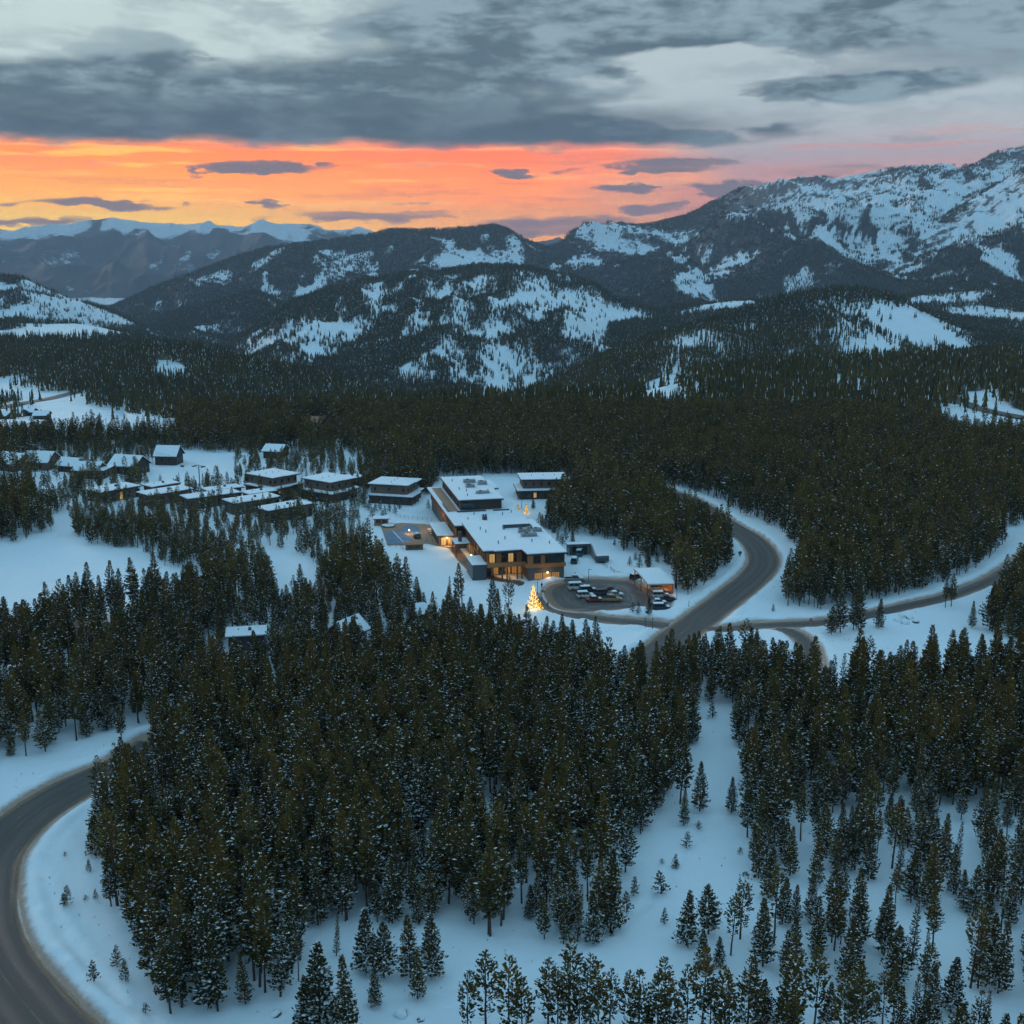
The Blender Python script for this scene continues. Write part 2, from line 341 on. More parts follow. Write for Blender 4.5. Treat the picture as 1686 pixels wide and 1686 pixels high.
# ------------------------------------------------------------------ land
def crest(pts, dist, base, zb, tree=0.0, lump=0.0, lumps=600, back=0.35, sh=1.0):
    a, t = zip(*[ray(x, y) for x, y in pts])
    d = np.interp([p[0] for p in pts], [k[0] for k in dist], [k[1] for k in dist])
    b = np.interp([p[0] for p in pts], [k[0] for k in base], [k[1] for k in base])
    return dict(a=np.array(a), t=np.array(t), d=d, b=b, zb=zb, tree=tree, lump=lump, ls=lumps, back=back, sh=sh, cr=0.42 if lumps > 1000 else 0.12 if lump > 150 else 0.08)
RIDGES = [
    ('hill', crest([(-300, 590), (-100, 580), (0, 585), (120, 572), (240, 556), (330, 560), (400, 575), (480, 592), (560, 612), (640, 634), (740, 662), (840, 700)], [(-300, 1500), (840, 1250)], [(-300, 1120), (240, 900), (840, 850)], -75, 12, 14, 200)),
    ('hill', crest([(760, 690), (830, 648), (900, 620), (1000, 572), (1100, 536), (1180, 513), (1250, 493), (1320, 475), (1390, 467), (1440, 473), (1490, 487), (1540, 510), (1600, 535), (1686, 550), (1900, 570)], [(760, 1450), (1390, 2000), (1900, 2000)], [(760, 900), (1390, 1250), (1900, 1250)], -75, 12, 30, 330)),
    ('hill', crest([(1000, 520), (1080, 505), (1200, 488), (1300, 484), (1420, 486), (1560, 474), (1686, 462), (1900, 440)], [(1000, 3000), (1900, 3100)], [(1000, 2100), (1900, 2150)], -110, 12, 14, 350)),
    ('hill', crest([(330, 620), (370, 582), (400, 548), (440, 515), (480, 490), (530, 470), (600, 452), (660, 447), (720, 440), (790, 430), (840, 432), (890, 440), (940, 447), (980, 462), (1020, 490), (1080, 508), (1150, 530)], [(330, 2900), (790, 3300), (1150, 3000)], [(330, 2000), (790, 1500), (1150, 1700)], -150, 12, 62, 430)),
    ('hill', crest([(200, 560), (240, 535), (300, 510), (360, 490), (420, 475), (450, 487), (500, 520), (560, 560)], [(200, 4000), (560, 4000)], [(200, 3000), (560, 3000)], -160, 12, 55, 420)),
    ('hill', crest([(-400, 380), (-60, 432), (0, 445), (40, 450), (60, 460), (120, 486), (180, 505), (240, 532), (300, 565)], [(-400, 3400), (300, 3700)], [(-400, 2200), (300, 2600)], -120, 12, 55, 400)),
    ('mountain', crest([(120, 530), (160, 510), (200, 494), (260, 468), (330, 438), (400, 415), (470, 400), (560, 388), (600, 384), (640, 376), (700, 373), (760, 370), (810, 367), (835, 374), (880, 398), (910, 408), (960, 425), (1020, 450)], [(120, 5600), (560, 6000), (1020, 6600)], [(120, 3800), (1020, 3900)], -190, 12, 95, 640)),
    ('mountain', crest([(840, 450), (895, 406), (960, 386), (1060, 366), (1130, 350), (1200, 322), (1280, 302), (1400, 286), (1500, 276), (1560, 268), (1585, 277), (1640, 256), (1686, 247), (1800, 225), (2100, 260)], [(840, 7400), (1686, 6600), (2100, 6600)], [(840, 3600), (1686, 3300)], -130, 5, 210, 820)),
    ('mountain', crest([(1040, 470), (1130, 415), (1200, 385), (1280, 358), (1350, 333), (1410, 312), (1450, 300), (1490, 290), (1540, 285), (1600, 290)], [(1040, 5600), (1600, 6000)], [(1040, 3900), (1600, 4000)], -100, 8, 95, 480)),
    ('mountain', crest([(1330, 480), (1400, 445), (1460, 412), (1510, 380), (1560, 350), (1620, 312), (1686, 275), (1760, 240), (1950, 200)], [(1330, 4700), (1950, 5300)], [(1330, 3300), (1950, 3400)], -110, 8, 95, 460)),
    ('far_mountains', crest([(-500, 380), (-100, 386), (0, 384), (60, 376), (120, 374), (170, 366), (215, 363), (250, 366), (290, 373), (330, 362), (370, 368), (400, 375), (430, 366), (460, 372), (500, 374), (560, 378), (620, 382), (760, 392), (1000, 400), (2200, 400)], [(-500, 14500), (2200, 14500)], [(-500, 8600), (2200, 8600)], -250, 0, 175, 1200)),
]
_ex = np.array([ray(x, 700)[0] for x in (-300, 0, 200, 450, 700, 1000, 1200, 1400, 1686, 2000)])
_fx = np.array([ray(x, 600)[0] for x in (-300, 120, 470, 1000, 1300, 2000)]); _fz = np.array([-46, -46, -150, -150, -110, -110.])
_ed = np.array([640, 640, 640, 660, 690, 730, 900, 1000, 1050, 1050.])
def ground_z(x, y):
    """the plateau the resort stands on (all the near ground)"""
    z = 0.5 * fbm(x, y, 90, 3) + 0.10 * fbm(x, y, 9, 3)
    d = polydist(x, y, ROADS['road_bend'][0])
    return z
def land(x, y):
    x = np.asarray(x, float); y = np.asarray(y, float)
    yy = np.maximum(y, 1.0); a = x / yy
    e = np.interp(a, _ex, _ed)
    drop = np.clip(yy - e, 0, None)
    deep = np.interp(a, _fx, _fz); lt = sstep(-a, -_fx[2], -_fx[1]); deep = -150 * (1 - lt) + -46 * lt; deep = np.where(a > 0, np.interp(a, _fx, _fz), deep)
    z = deep * (1 - np.exp(-drop / (230.0 + 170 * (deep < -60)))) + fbm(x, y, 240, 3) * 4 * sstep(drop, 0, 200)
    z = z - (yy > 4200) * 0 - np.where(deep < -100, 110, 90) * sstep(yy, 4000, 8000) - 115 * lt * sstep(yy, 2350, 2900)
    which = np.zeros(x.shape, int); tt = np.zeros(x.shape)
    w = 0.03 * fbm(a * 1000, a * 0 + 5, 60, 2)
    for i, (nm, c) in enumerate(RIDGES):
        te = np.interp(a, c['a'], c['t'], left=-9, right=-9)
        d = np.interp(a, c['a'], c['d']) * (1 + w * (0.8 if i < 10 else .3)); b = np.interp(a, c['a'], c['b'])
        zc = H + te * d - c['tree']
        t = np.clip((yy - b) / (d - b), -1, 1)
        s = np.where(t > 0, np.abs(t) ** 1.15, t * 0.6)
        zz = c['zb'] + np.maximum(zc - c['zb'], 0) * s - np.maximum(c['zb'] - zc, 0)
        zz = np.where(yy > d, zc - (yy - d) * c['back'], zz)
        hgt = np.clip((zc - c['zb']) / c['lump'] * 0.6, 0, 1)
        env = np.where(yy > d, np.clip(1 - (yy - d) / 900, 0.1, 1) * c['cr'], c['cr'] + (1 - c['cr']) * np.clip(4 * t * (1 - t), 0, 1)) * hgt
        ok_ = (te > -5) & (yy > 600); n = np.zeros(x.shape); n[ok_] = ridged((x + 0.3 * y)[ok_], (y * 0.55 + i * 777)[ok_], c['ls'], 6, 0.47)
        zz = zz + c['lump'] * (n + 0.25) * env
        zz = np.where(te < -5, -1e4, zz)
        up = zz > z
        z = np.where(up, zz, z); which = np.where(up, i + 1, which); tt = np.where(up, t, tt)
    return z, which, tt

NEAR_Y = 620.0
def near_z(x, y):
    """ground with road beds and ploughed banks"""
    z = 0.7 * fbm(x, y, 80, 3) + 0.16 * fbm(x + .6 * y, y * .5, 9, 3) + 0.05 * fbm(x, y, 2.6, 2)
    flat = np.zeros(np.shape(x))
    # level ground round the lodge and car park
    dl = np.hypot((x - 8) / 75, (y - 345) / 110); flat = np.maximum(flat, 1 - sstep(dl, 0.7, 1.1))
    dw = np.full(np.shape(x), 99.0)
    for nm, (ln, hw) in ROADS.items():
        dw = np.minimum(dw, polydist(x, y, ln) - hw)
    inl = inpoly(x, y, LOT); dlot = polydist(x, y, LOT)
    dw = np.minimum(dw, np.where(inl, -dlot, dlot))
    z = z * (1 - flat) * sstep(dw, 0.0, 14.0)
    bank = np.exp(-((dw - 2.0) / 1.15) ** 2) * (0.75 + 0.7 * fbm(x, y, 7, 3)) + 0.25 * np.exp(-((dw - 4.6) / 1.6) ** 2) * (1 + fbm(x, y, 5, 2))
    z = z + np.where(dw > 0, np.clip(bank, 0, 1.6), 0) + 0.06 * (dw < 0) * 0
    for tr in TRACKS:
        d = polydist(x, y, tr); z = z - 0.24 * np.exp(-(d / .55) ** 2) + 0.10 * np.exp(-((d - 1.25) / .5) ** 2) * (1 + fbm(x, y, 3, 2))
    z = z - 0.35 * (1 - sstep(dw, -0.9, 0.5))
    return z, dw

def full_z(x, y):
    z1, wh, tt = land(x, y)
    zn, dw = near_z(x, y)
    return np.where(wh == 0, z1 + zn * (1 - sstep(y, 560, 700)), z1), wh, tt

def sheet(rows, ncol, halfw):
    s = np.linspace(-1, 1, ncol)
    Y = np.repeat(rows[:, None], ncol, 1); X = s[None, :] * (0.62 * np.maximum(rows, 0) + halfw)[:, None]
    return X, Y
def sheet_mesh(name, X, Y, Z, sel, mats, attrs, kind='structure'):
    nr, nc = X.shape
    idx = np.arange(nr * nc).reshape(nr, nc)
    q = np.stack([idx[:-1, :-1], idx[:-1, 1:], idx[1:, 1:], idx[1:, :-1]], -1)[sel]
    q = q.reshape(-1, 4); used, inv = np.unique(q, return_inverse=True)
    inv = inv.reshape(-1, 4)
    me = bpy.data.meshes.new(name)
    me.vertices.add(len(used)); me.loops.add(inv.size); me.polygons.add(len(inv))
    me.vertices.foreach_set('co', np.stack([X.ravel()[used], Y.ravel()[used], Z.ravel()[used]], 1).astype(np.float32).ravel())
    me.loops.foreach_set('vertex_index', inv.astype(np.int32).ravel())
    me.polygons.foreach_set('loop_start', np.arange(0, inv.size, 4, dtype=np.int32))
    me.polygons.foreach_set('use_smooth', np.ones(len(inv), bool))
    me.update(calc_edges=True); me.validate()
    for k, v in attrs.items():
        me.attributes.new(k, 'FLOAT', 'POINT').data.foreach_set('value', v.ravel()[used].astype(np.float32))
    me.materials.append(mats)
    o = link(name, me); o['kind'] = kind; return o

# --- snow
def snow_material(name, far=False):
    m = bpy.data.materials.new(name); m.use_nodes = True; S.tree = m.node_tree
    b = m.node_tree.nodes['Principled BSDF']; p = geopos()
    base = mix(noise(p, 0.05 if not far else 0.004, 4), (0.66, 0.79, 0.86), (0.73, 0.84, 0.90))
    if far:
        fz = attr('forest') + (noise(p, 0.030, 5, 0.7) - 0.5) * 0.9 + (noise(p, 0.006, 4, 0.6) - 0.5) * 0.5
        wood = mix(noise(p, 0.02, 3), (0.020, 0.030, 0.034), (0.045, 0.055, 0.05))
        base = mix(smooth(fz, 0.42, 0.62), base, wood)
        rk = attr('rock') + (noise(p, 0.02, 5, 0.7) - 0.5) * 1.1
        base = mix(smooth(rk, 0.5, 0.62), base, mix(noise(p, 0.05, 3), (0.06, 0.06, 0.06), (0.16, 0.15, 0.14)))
    else:
        grit = attr('grit') + (noise(p, 0.8, 5, 0.7) - 0.5) * 0.5
        base = mix(smooth(grit, 0.35, 0.9) * 0.9, base, mix(noise(p, 1.2, 4), (0.24, 0.14, 0.08), (0.42, 0.31, 0.23)))
    put(b.inputs['Base Color'], base); b.inputs['Roughness'].default_value = 0.75; b.inputs['Specular IOR Level'].default_value = 0.25
    n = m.node_tree.nodes.new('ShaderNodeBump'); n.inputs['Strength'].default_value = 0.5 if not far else 0.7
    n.inputs['Distance'].default_value = 0.3 if not far else 14.0
    put(n.inputs['Height'], noise(p, 0.55, 6, 0.6) if not far else noise(p, 0.012, 6, 0.65))
    m.node_tree.links.new(n.outputs[0], b.inputs['Normal'])
    return m
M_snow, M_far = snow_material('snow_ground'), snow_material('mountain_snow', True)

rows = np.concatenate([np.linspace(-220, 60, 8), np.geomspace(80, NEAR_Y, 470)])
X, Y = sheet(rows, 520, 120.0)
Z, DW = near_z(X, Y); z1, wh, tt = land(X, Y); Z = Z * (1 - sstep(Y, 560, 700)) + z1
sheet_mesh('ground', X, Y, Z, np.ones((X.shape[0] - 1, X.shape[1] - 1), bool), M_snow,
           {'grit': np.exp(-np.clip(DW, 0, None) / 1.3)})

# --- patches of open snow on the far slopes: (ridge numbers, cx, cy, rx, ry, turn, amount)
PATCH = [((0, 1), 275, 605, 30, 12, 0, .9), ((0, 1), 560, 606, 75, 8, 9, 1), ((0,), 70, 548, 180, 13, 0, 1), ((0,), 110, 540, 170, 10, -2, 1), ((0, 1), 45, 678, 140, 56, 0, 1), ((0, 1), 185, 700, 125, 34, 2, 1), ((0,), 125, 722, 60, 20, -15, .9),
         ((1,), 275, 600, 28, 14, 0, .8), ((1,), 130, 575, 40, 12, 0, .5),
         ((2,), 1433, 578, 55, 24, -15, .9), ((2,), 1493, 535, 75, 17, 28, .9), ((2,), 1538, 550, 45, 16, 30, .9), ((2,), 1583, 572, 30, 14, 35, 1), ((2,), 1353, 507, 10, 16, 0, .7), ((2,), 1353, 555, 14, 20, 0, .6), ((2,), 1173, 545, 90, 14, -12, .35), ((2,), 1430, 510, 60, 20, 0, .3),
         ((3, 0), 1183, 505, 75, 7, -4, 1), ((3, 0), 1570, 488, 80, 9, -6, 1), ((3, 0), 1640, 515, 90, 13, 4, 1), ((3,), 1330, 500, 60, 8, 0, .5),
         ((4,), 595, 470, 90, 22, -8, .62), ((4,), 565, 508, 38, 50, -30, .6), ((4,), 695, 490, 50, 52, 0, .62), ((4,), 770, 480, 55, 45, 0, .55), ((4,), 800, 462, 60, 14, 0, .6), ((4,), 455, 553, 75, 24, -22, .95), ((4,), 540, 535, 60, 30, -35, .45),
         ((4,), 928, 456, 13, 10, 0, 1), ((4,), 873, 476, 28, 13, -15, .8), ((4,), 925, 496, 70, 16, 0, .6), ((4,), 968, 480, 20, 14, 40, .8), ((4,), 898, 540, 60, 30, 0, .55), ((4,), 993, 532, 80, 20, -6, .6), ((4, 0), 1073, 536, 36, 14, -10, .9), ((4,), 830, 550, 50, 14, 0, .6), ((4, 0), 660, 590, 60, 20, 0, .3),
         ((5,), 370, 492, 60, 18, -15, .35), ((6,), 60, 480, 80, 18, 15, .6), ((6,), 150, 505, 60, 16, 20, .6), ((6,), 20, 510, 60, 14, 0, .4),
         ((7,), 740, 427, 55, 13, -6, 1), ((7,), 822, 396, 45, 22, 35, .75), ((7,), 442, 424, 40, 6, -35, .9), ((7,), 300, 468, 110, 22, -25, .45), ((7,), 560, 400, 120, 12, -8, .35), ((7,), 660, 400, 40, 12, 0, .3),
         ((8,), 1123, 410, 50, 20, -32, .85), ((8,), 1138, 456, 70, 10, -6, .85), ((8,), 1218, 436, 55, 18, -10, .7), ((8,), 943, 436, 50, 6, -8, .9), ((8,), 1010, 446, 60, 7, -4, .8), ((8,), 1143, 477, 40, 8, 0, .8), ((8,), 1330, 300, 120, 30, 0, .5), ((8,), 1240, 330, 60, 20, -30, .5),
         ((9,), 1390, 350, 60, 40, -20, .5), ((9,), 1250, 385, 60, 20, -25, .55), ((9,), 1330, 400, 50, 30, -20, .45), ((9,), 1240, 450, 120, 12, -8, .4), ((9,), 1430, 335, 40, 30, -30, .7),
         ((10,), 1640, 330, 60, 45, -30, .55), ((10,), 1530, 400, 60, 22, -25, .55), ((10,), 1600, 370, 50, 30, -30, .4), ((10,), 1470, 445, 60, 16, -20, .5), ((10,), 1660, 420, 50, 20, 0, .5),
         ((1, 2, 0), 1115, 642, 66, 26, 0, .8), ((0,), 1645, 692, 115, 42, 12, 1.1), ((0,), 1640, 640, 60, 8, -8, .6), ((0,), 1650, 608, 50, 7, -6, .9), ((0,), 1400, 630, 60, 16, 0, .35), ((0,), 1240, 640, 60, 14, 0, .25), ((0,), 470, 728, 60, 18, -12, .85), ((0,), 515, 712, 40, 16, 0, 1), ((0,), 560, 745, 30, 10, 0, .6), ((0,), 900, 720, 26, 9, 0, .5), ((0,), 1120, 715, 22, 8, 0, .5), ((0,), 1330, 690, 40, 9, 0, .4), ((0,), 720, 690, 26, 8, 0, .5), ((0,), 740, 750, 14, 9, 0, .8),
         ((0,), 25, 765, 80, 16, 0, .9), ((0,), 240, 765, 90, 16, 0, .8)]
def wood(x, y, z, wh, tt, sl=0.0, cv=0.0):
    """share of tree cover on the land beyond the near ground"""
    px, py = proj(x, y, z + 3)
    base = np.array([1.0, 0.82, 0.62, 0.72, 0.54, 0.58, 0.70, 0.68, 0.60, 0.56, 0.56, 0.0])[wh]
    ks = np.clip(2500 / np.maximum(y, 300), .25, 1.2)
    px2 = px + 16 * fbm(x, y, 120, 4) * ks; py2 = py + 8 * fbm(x + 900, y, 140, 4) * ks
    sc_ = np.where(wh >= 7, 2.0, 1.0)
    f = base + 0.34 * fbm(x / sc_, y * .5 / sc_, 210, 4) + 0.36 * fbm(x / sc_, y * .35 / sc_ + 400, 55, 4)   # stands run down the slopes
    f = f + np.where(wh >= 2, 0.34 * fbm(x / sc_, y * .22 / sc_ + 90, 24, 3), 0)
    f = np.where(wh >= 1, f + np.clip(sl, -.5, .5) * np.array([0, .5, .8, .5, 1.15, 1.1, 1.1, 1.0, 1.0, 1.0, 1.0, 0])[wh], f)
    f = f + np.where((wh >= 1) & (wh <= 7), 0.5 * np.exp(-((1 - tt) / 0.07) ** 2), 0)
    f = np.where((wh >= 2) & (wh <= 7), f + np.where(wh == 4, .15, .3) * (1 - sstep(tt, 0.03, 0.25)), f)              # closed forest on the lower slopes
    f = np.where((wh >= 8) & (wh <= 10), f + 0.30 * (1 - sstep(tt, 0.05, 0.30)), f)
    hi = (wh >= 8) & (wh <= 10)
    tl = np.interp(px, [880, 1000, 1120, 1200, 1400, 1560, 1700], [398, 386, 372, 362, 384, 398, 404])       # tree line
    up = sstep(tl + 34 - py, 0, 84)
    f = np.where(hi, f - 0.80 * up + 0.42 * np.clip(cv / 7, -1, 1) * (1 - .85 * up), f)
    f = np.where((wh >= 4) & (wh <= 7), f + 0.22 * np.clip(cv / 5, -1, 1), f)
    for ids, cx, cy, rx, ry, an, am in PATCH:
        t = math.radians(an); u, v = px2 - cx, py2 - cy
        q = ((u * math.cos(t) + v * math.sin(t)) / rx) ** 2 + ((v * math.cos(t) - u * math.sin(t)) / ry) ** 2
        f = np.where(np.isin(wh, ids), f - am * (.45 if ids[0] in (4, 7) and am < .85 else .72 if ids[0] == 2 else 1) * (1 - sstep(q, 0.35, 1.45)), f)
    d = 0.02 + 0.38 * sstep(f, -0.05, 0.30) + 0.60 * sstep(f, 0.34, 0.66)
    return np.where(wh == 0, np.where(f > .4, f, .3 * np.clip(f, 0, 1) * (f > 0.1)), d).clip(0, 1) * (wh < 11)

rows = np.concatenate([np.geomspace(NEAR_Y, 8200, 470), np.geomspace(8270, 17500, 190)])
X, Y = sheet(rows, 820, 120.0)
Z, WH, TT = land(X, Y)
k_ = rows < 702; Z[k_] += near_z(X[k_], Y[k_])[0] * (1 - sstep(Y[k_], 560, 700)) * (WH[k_] == 0)
SL = np.gradient(Z, axis=1) / np.gradient(X, axis=1)
def blur(a, n, ax):
    k = np.ones(n) / n; return np.apply_along_axis(lambda v: np.convolve(np.pad(v, n // 2, mode='edge'), k, 'valid'), ax, a)
CV = Z - blur(blur(Z, 15, 0), 21, 1)
WD = wood(X, Y, Z, WH, TT, blur(blur(SL, 7, 0), 9, 1) * 1.3, CV)
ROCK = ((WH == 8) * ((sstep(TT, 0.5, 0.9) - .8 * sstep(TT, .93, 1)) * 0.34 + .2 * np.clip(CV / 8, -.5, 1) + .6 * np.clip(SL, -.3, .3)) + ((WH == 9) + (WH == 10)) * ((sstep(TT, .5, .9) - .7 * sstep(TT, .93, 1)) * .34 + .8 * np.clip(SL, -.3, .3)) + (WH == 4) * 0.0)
px_, py_ = proj(X, Y, Z)
ROCK = np.maximum(ROCK, (WH == 4) * np.exp(-((px_ - 430) / 45) ** 2 - ((py_ - 525) / 16) ** 2) * 0.7)
# the far range: white tops, dark wooded flanks, pale valley
zr = (Z + 250) / 500
fw = np.where(WH == 11, np.clip(0.90 - sstep(zr, 0.92, 1.45) * 0.85 + 0.62 * fbm(X, Y * .4, 600, 5) + 0.25 * np.clip(SL, -.4, .4), 0, 1), 0)
floor_ = (Y > 5500) & (WH == 0)
fw = np.where(floor_, 0.40 + 0.35 * fbm(X, Y, 900, 4), fw)
under = np.where((WH >= 7) & (WH <= 10), WD * 0.72, np.where(WH < 7, WD * 0.60, 0))   # ground between the trees darkens as the tree cover thickens
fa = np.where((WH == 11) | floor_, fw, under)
fw_face = WH[:-1, :-1]
groups = {}
for i, (nm, c) in enumerate(RIDGES): groups.setdefault(nm, []).append(i + 1)
names = {0: 'valley'}
LBL = ['low dark wooded hill left of centre', 'rounded dark wooded hill with snow patches', 'low wooded ridge', 'streaked snowy hills in the centre', 'small wooded spur', 'wooded ridge by the left edge', 'broad wooded mountain ridge under the sunset', 'high snowy mountain rising to the right', 'wooded spur of the high mountain', 'dark spur of the high mountain', 'far snow-capped mountain range']
for k in range(0, 12):
    sel = fw_face == k
    if sel.sum() == 0: continue
    nm = 'valley' if k == 0 else RIDGES[k - 1][0]
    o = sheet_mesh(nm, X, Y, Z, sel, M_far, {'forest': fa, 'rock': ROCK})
    if k: o['label'] = LBL[k - 1]

# visibility of the land from around the camera: running maximum of the slope to the tree tops
elev = (Z + 6 - H) / np.maximum(Y, 1)
RUN = np.maximum.accumulate(elev, axis=0)
RUN = np.vstack([np.full((1, X.shape[1]), -9), RUN[:-1]])
VIS = (Z + 16 - H) / Y > RUN - 0.004

# ------------------------------------------------------------------ road surfaces
def road_material(name, packed=0.0):
    m = bpy.data.materials.new(name); m.use_nodes = True; S.tree = m.node_tree
    b = m.node_tree.nodes['Principled BSDF']; p = geopos()
    c, l = attr('cross'), attr('along')
    v = comb(c * 9.0, l * 0.05, 0.0)
    st, fine = noise(v, 1.0, 6, 0.65), noise(p, 2.5, 5, 0.7)
    big = noise(p, 0.12, 4, 0.6)
    asp = mix(st, (0.046, 0.043, 0.042), (0.105, 0.095, 0.088))
    ac = mth('ABSOLUTE', c)
    lane = smooth(mth('ABSOLUTE', ac - 0.42), 0.0, 0.26, 1.0, 0.0)          # swept wheel tracks
    asp = mix(lane * 0.35, asp, (0.042, 0.041, 0.041))
    centre = smooth(ac, 0.012, 0.03, 1.0, 0.0) * smooth(fine + big, 0.8, 1.15)
    asp = mix(centre * 0.35, asp, (0.30, 0.22, 0.10))
    grit = smooth(ac + (st - 0.5) * 0.55 + (fine - 0.5) * 0.25 + packed * 0.5, 0.66, 0.97)
    asp = mix(grit * 0.9, asp, mix(st, (0.19, 0.105, 0.055), (0.36, 0.235, 0.15)))
    sn = smooth(ac + (st - 0.5) * 0.7 + (fine - 0.5) * 0.3 + packed * 0.35, 0.90, 1.12)
    asp = mix(sn * 0.85, asp, (0.55, 0.56, 0.57))
    asp = mix(smooth(st + (fine - 0.5) * 0.6 + packed * 0.30, 0.60, 0.82) * 0.55, asp, (0.30, 0.29, 0.29))
    put(b.inputs['Base Color'], asp); put(b.inputs['Roughness'], mix(lane, (0.75, 0.75, 0.75), (0.55, 0.55, 0.55)))
    n = m.node_tree.nodes.new('ShaderNodeBump'); n.inputs['Strength'].default_value = 0.3; n.inputs['Distance'].default_value = 0.05
    put(n.inputs['Height'], st + fine); m.node_tree.links.new(n.outputs[0], b.inputs['Normal'])
    return m
M_road, M_packed = road_material('winter_asphalt'), road_material('packed_gritty_road', 0.35)
def strip(name, line, hw, z, m, n=9):
    L = np.array(line); t = np.gradient(L, axis=0); t /= np.linalg.norm(t, axis=1)[:, None]
    nrm = np.stack([-t[:, 1], t[:, 0]], 1); s = np.concatenate([[0], np.cumsum(np.linalg.norm(np.diff(L, axis=0), axis=1))])
    c = np.linspace(-1.08, 1.08, n)
    V = L[:, None, :] + nrm[:, None, :] * (c * hw)[None, :, None]
    Zs = np.full(V.shape[:2], z) + 0.05 * (1 - c ** 2)[None, :]
    o = sheet_mesh(name, V[..., 0], V[..., 1], Zs, np.ones((len(L) - 1, n - 1), bool), m,
                   {'cross': np.repeat(c[None], len(L), 0), 'along': np.repeat(s[:, None], n, 1)})
    return o
for i, (nm, (ln, hw)) in enumerate(ROADS.items()):
    strip('road' if nm != 'track' else 'track', ln, hw, {'road': -.15, 'road_bend': -.16, 'side_road': -.18, 'drive': -.20, 'track': -.22}[nm], M_road if nm in ('road', 'road_bend') else M_packed)
# the car park
cx, cy_ = np.mean([p[0] for p in LOT]), np.mean([p[1] for p in LOT])
me = bpy.data.meshes.new('car_park')
n = len(LOT) - 1
ringv = [(cx + (x - cx) * k, cy_ + (y - cy_) * k, -0.125) for k in (1.02, 0.85, 0.6, 0.3) for x, y in LOT[:-1]] + [(cx, cy_, -0.125)]
fs = [(r * n + i, r * n + (i + 1) % n, (r + 1) * n + (i + 1) % n, (r + 1) * n + i) for r in range(3) for i in range(n)] + [(3 * n + i, 3 * n + (i + 1) % n, 4 * n) for i in range(n)]
me.from_pydata(ringv, [], fs); me.materials.append(M_packed)
me.attributes.new('cross', 'FLOAT', 'POINT').data.foreach_set('value', [k for k in (1.0, .55, .35, .2) for _ in range(n)] + [0.15])
me.attributes.new('along', 'FLOAT', 'POINT').data.foreach_set('value', [p[0] * 3 for p in ringv])
o = link('car_park', me); o['kind'] = 'structure'
M_walk = road_material('shovelled_path', 0.1)
strip('path', WALK, 1.7, 0.03, M_walk, 5)['label'] = 'shovelled path along the lodge'
# roads far out in the valley
def far_road(pts, z0, hw, lift=0.6):
    ln = []
    for a, b in pts:
        q = ray(a, b); ys = np.linspace(600, 2600, 2000); zz, w_, _ = land(q[0] * ys, ys)
        hit = np.argmax(zz > H + q[1] * ys)
        ln.append((q[0] * ys[hit], ys[hit]))
    ln = spline(ln, 12.0); zz = land(np.array([p[0] for p in ln]), np.array([p[1] for p in ln]))[0]
    L = np.array(ln); t = np.gradient(L, axis=0); t /= np.linalg.norm(t, axis=1)[:, None]; nr = np.stack([-t[:, 1], t[:, 0]], 1)
    c = np.array([-1, -.5, 0, .5, 1.]); V = L[:, None] + nr[:, None] * (c * hw)[None, :, None]
    zv = land(V[..., 0], V[..., 1])[0].max(axis=1, keepdims=True) + lift + 0 * V[..., 0]
    s = np.arange(len(L)) * 12.0
    return sheet_mesh('road', V[..., 0], V[..., 1], zv, np.ones((len(L) - 1, 4), bool), M_road, {'cross': np.repeat(c[None] * .8, len(L), 0), 'along': np.repeat(s[:, None], 5, 1)})
far_road([(-30, 676), (40, 664), (100, 653), (135, 642), (142, 634), (120, 627)], 0, 6)
far_road([(1556, 648), (1580, 662), (1620, 676), (1690, 690)], 0, 5)

# ------------------------------------------------------------------ trees
def foliage_material():
    m = bpy.data.materials.new('pine_needles'); m.use_nodes = True; S.tree = m.node_tree
    b = m.node_tree.nodes['Principled BSDF']
    oi = m.node_tree.nodes.new('ShaderNodeObjectInfo'); r = S(oi.outputs['Random'])
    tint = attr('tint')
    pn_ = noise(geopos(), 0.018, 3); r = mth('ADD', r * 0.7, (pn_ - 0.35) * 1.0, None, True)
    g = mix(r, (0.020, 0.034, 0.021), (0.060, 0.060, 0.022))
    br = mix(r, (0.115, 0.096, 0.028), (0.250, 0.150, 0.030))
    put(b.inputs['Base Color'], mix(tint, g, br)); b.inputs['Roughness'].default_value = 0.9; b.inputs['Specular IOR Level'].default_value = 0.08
    return m
M_needle = foliage_material()
M_bark = mat('bark', (0.085, 0.062, 0.048), 0.95, 0.45, 2.0)
M_tsnow = mat('snow_on_branches', (0.74, 0.84, 0.89), 0.8, 0.04, 2.0)

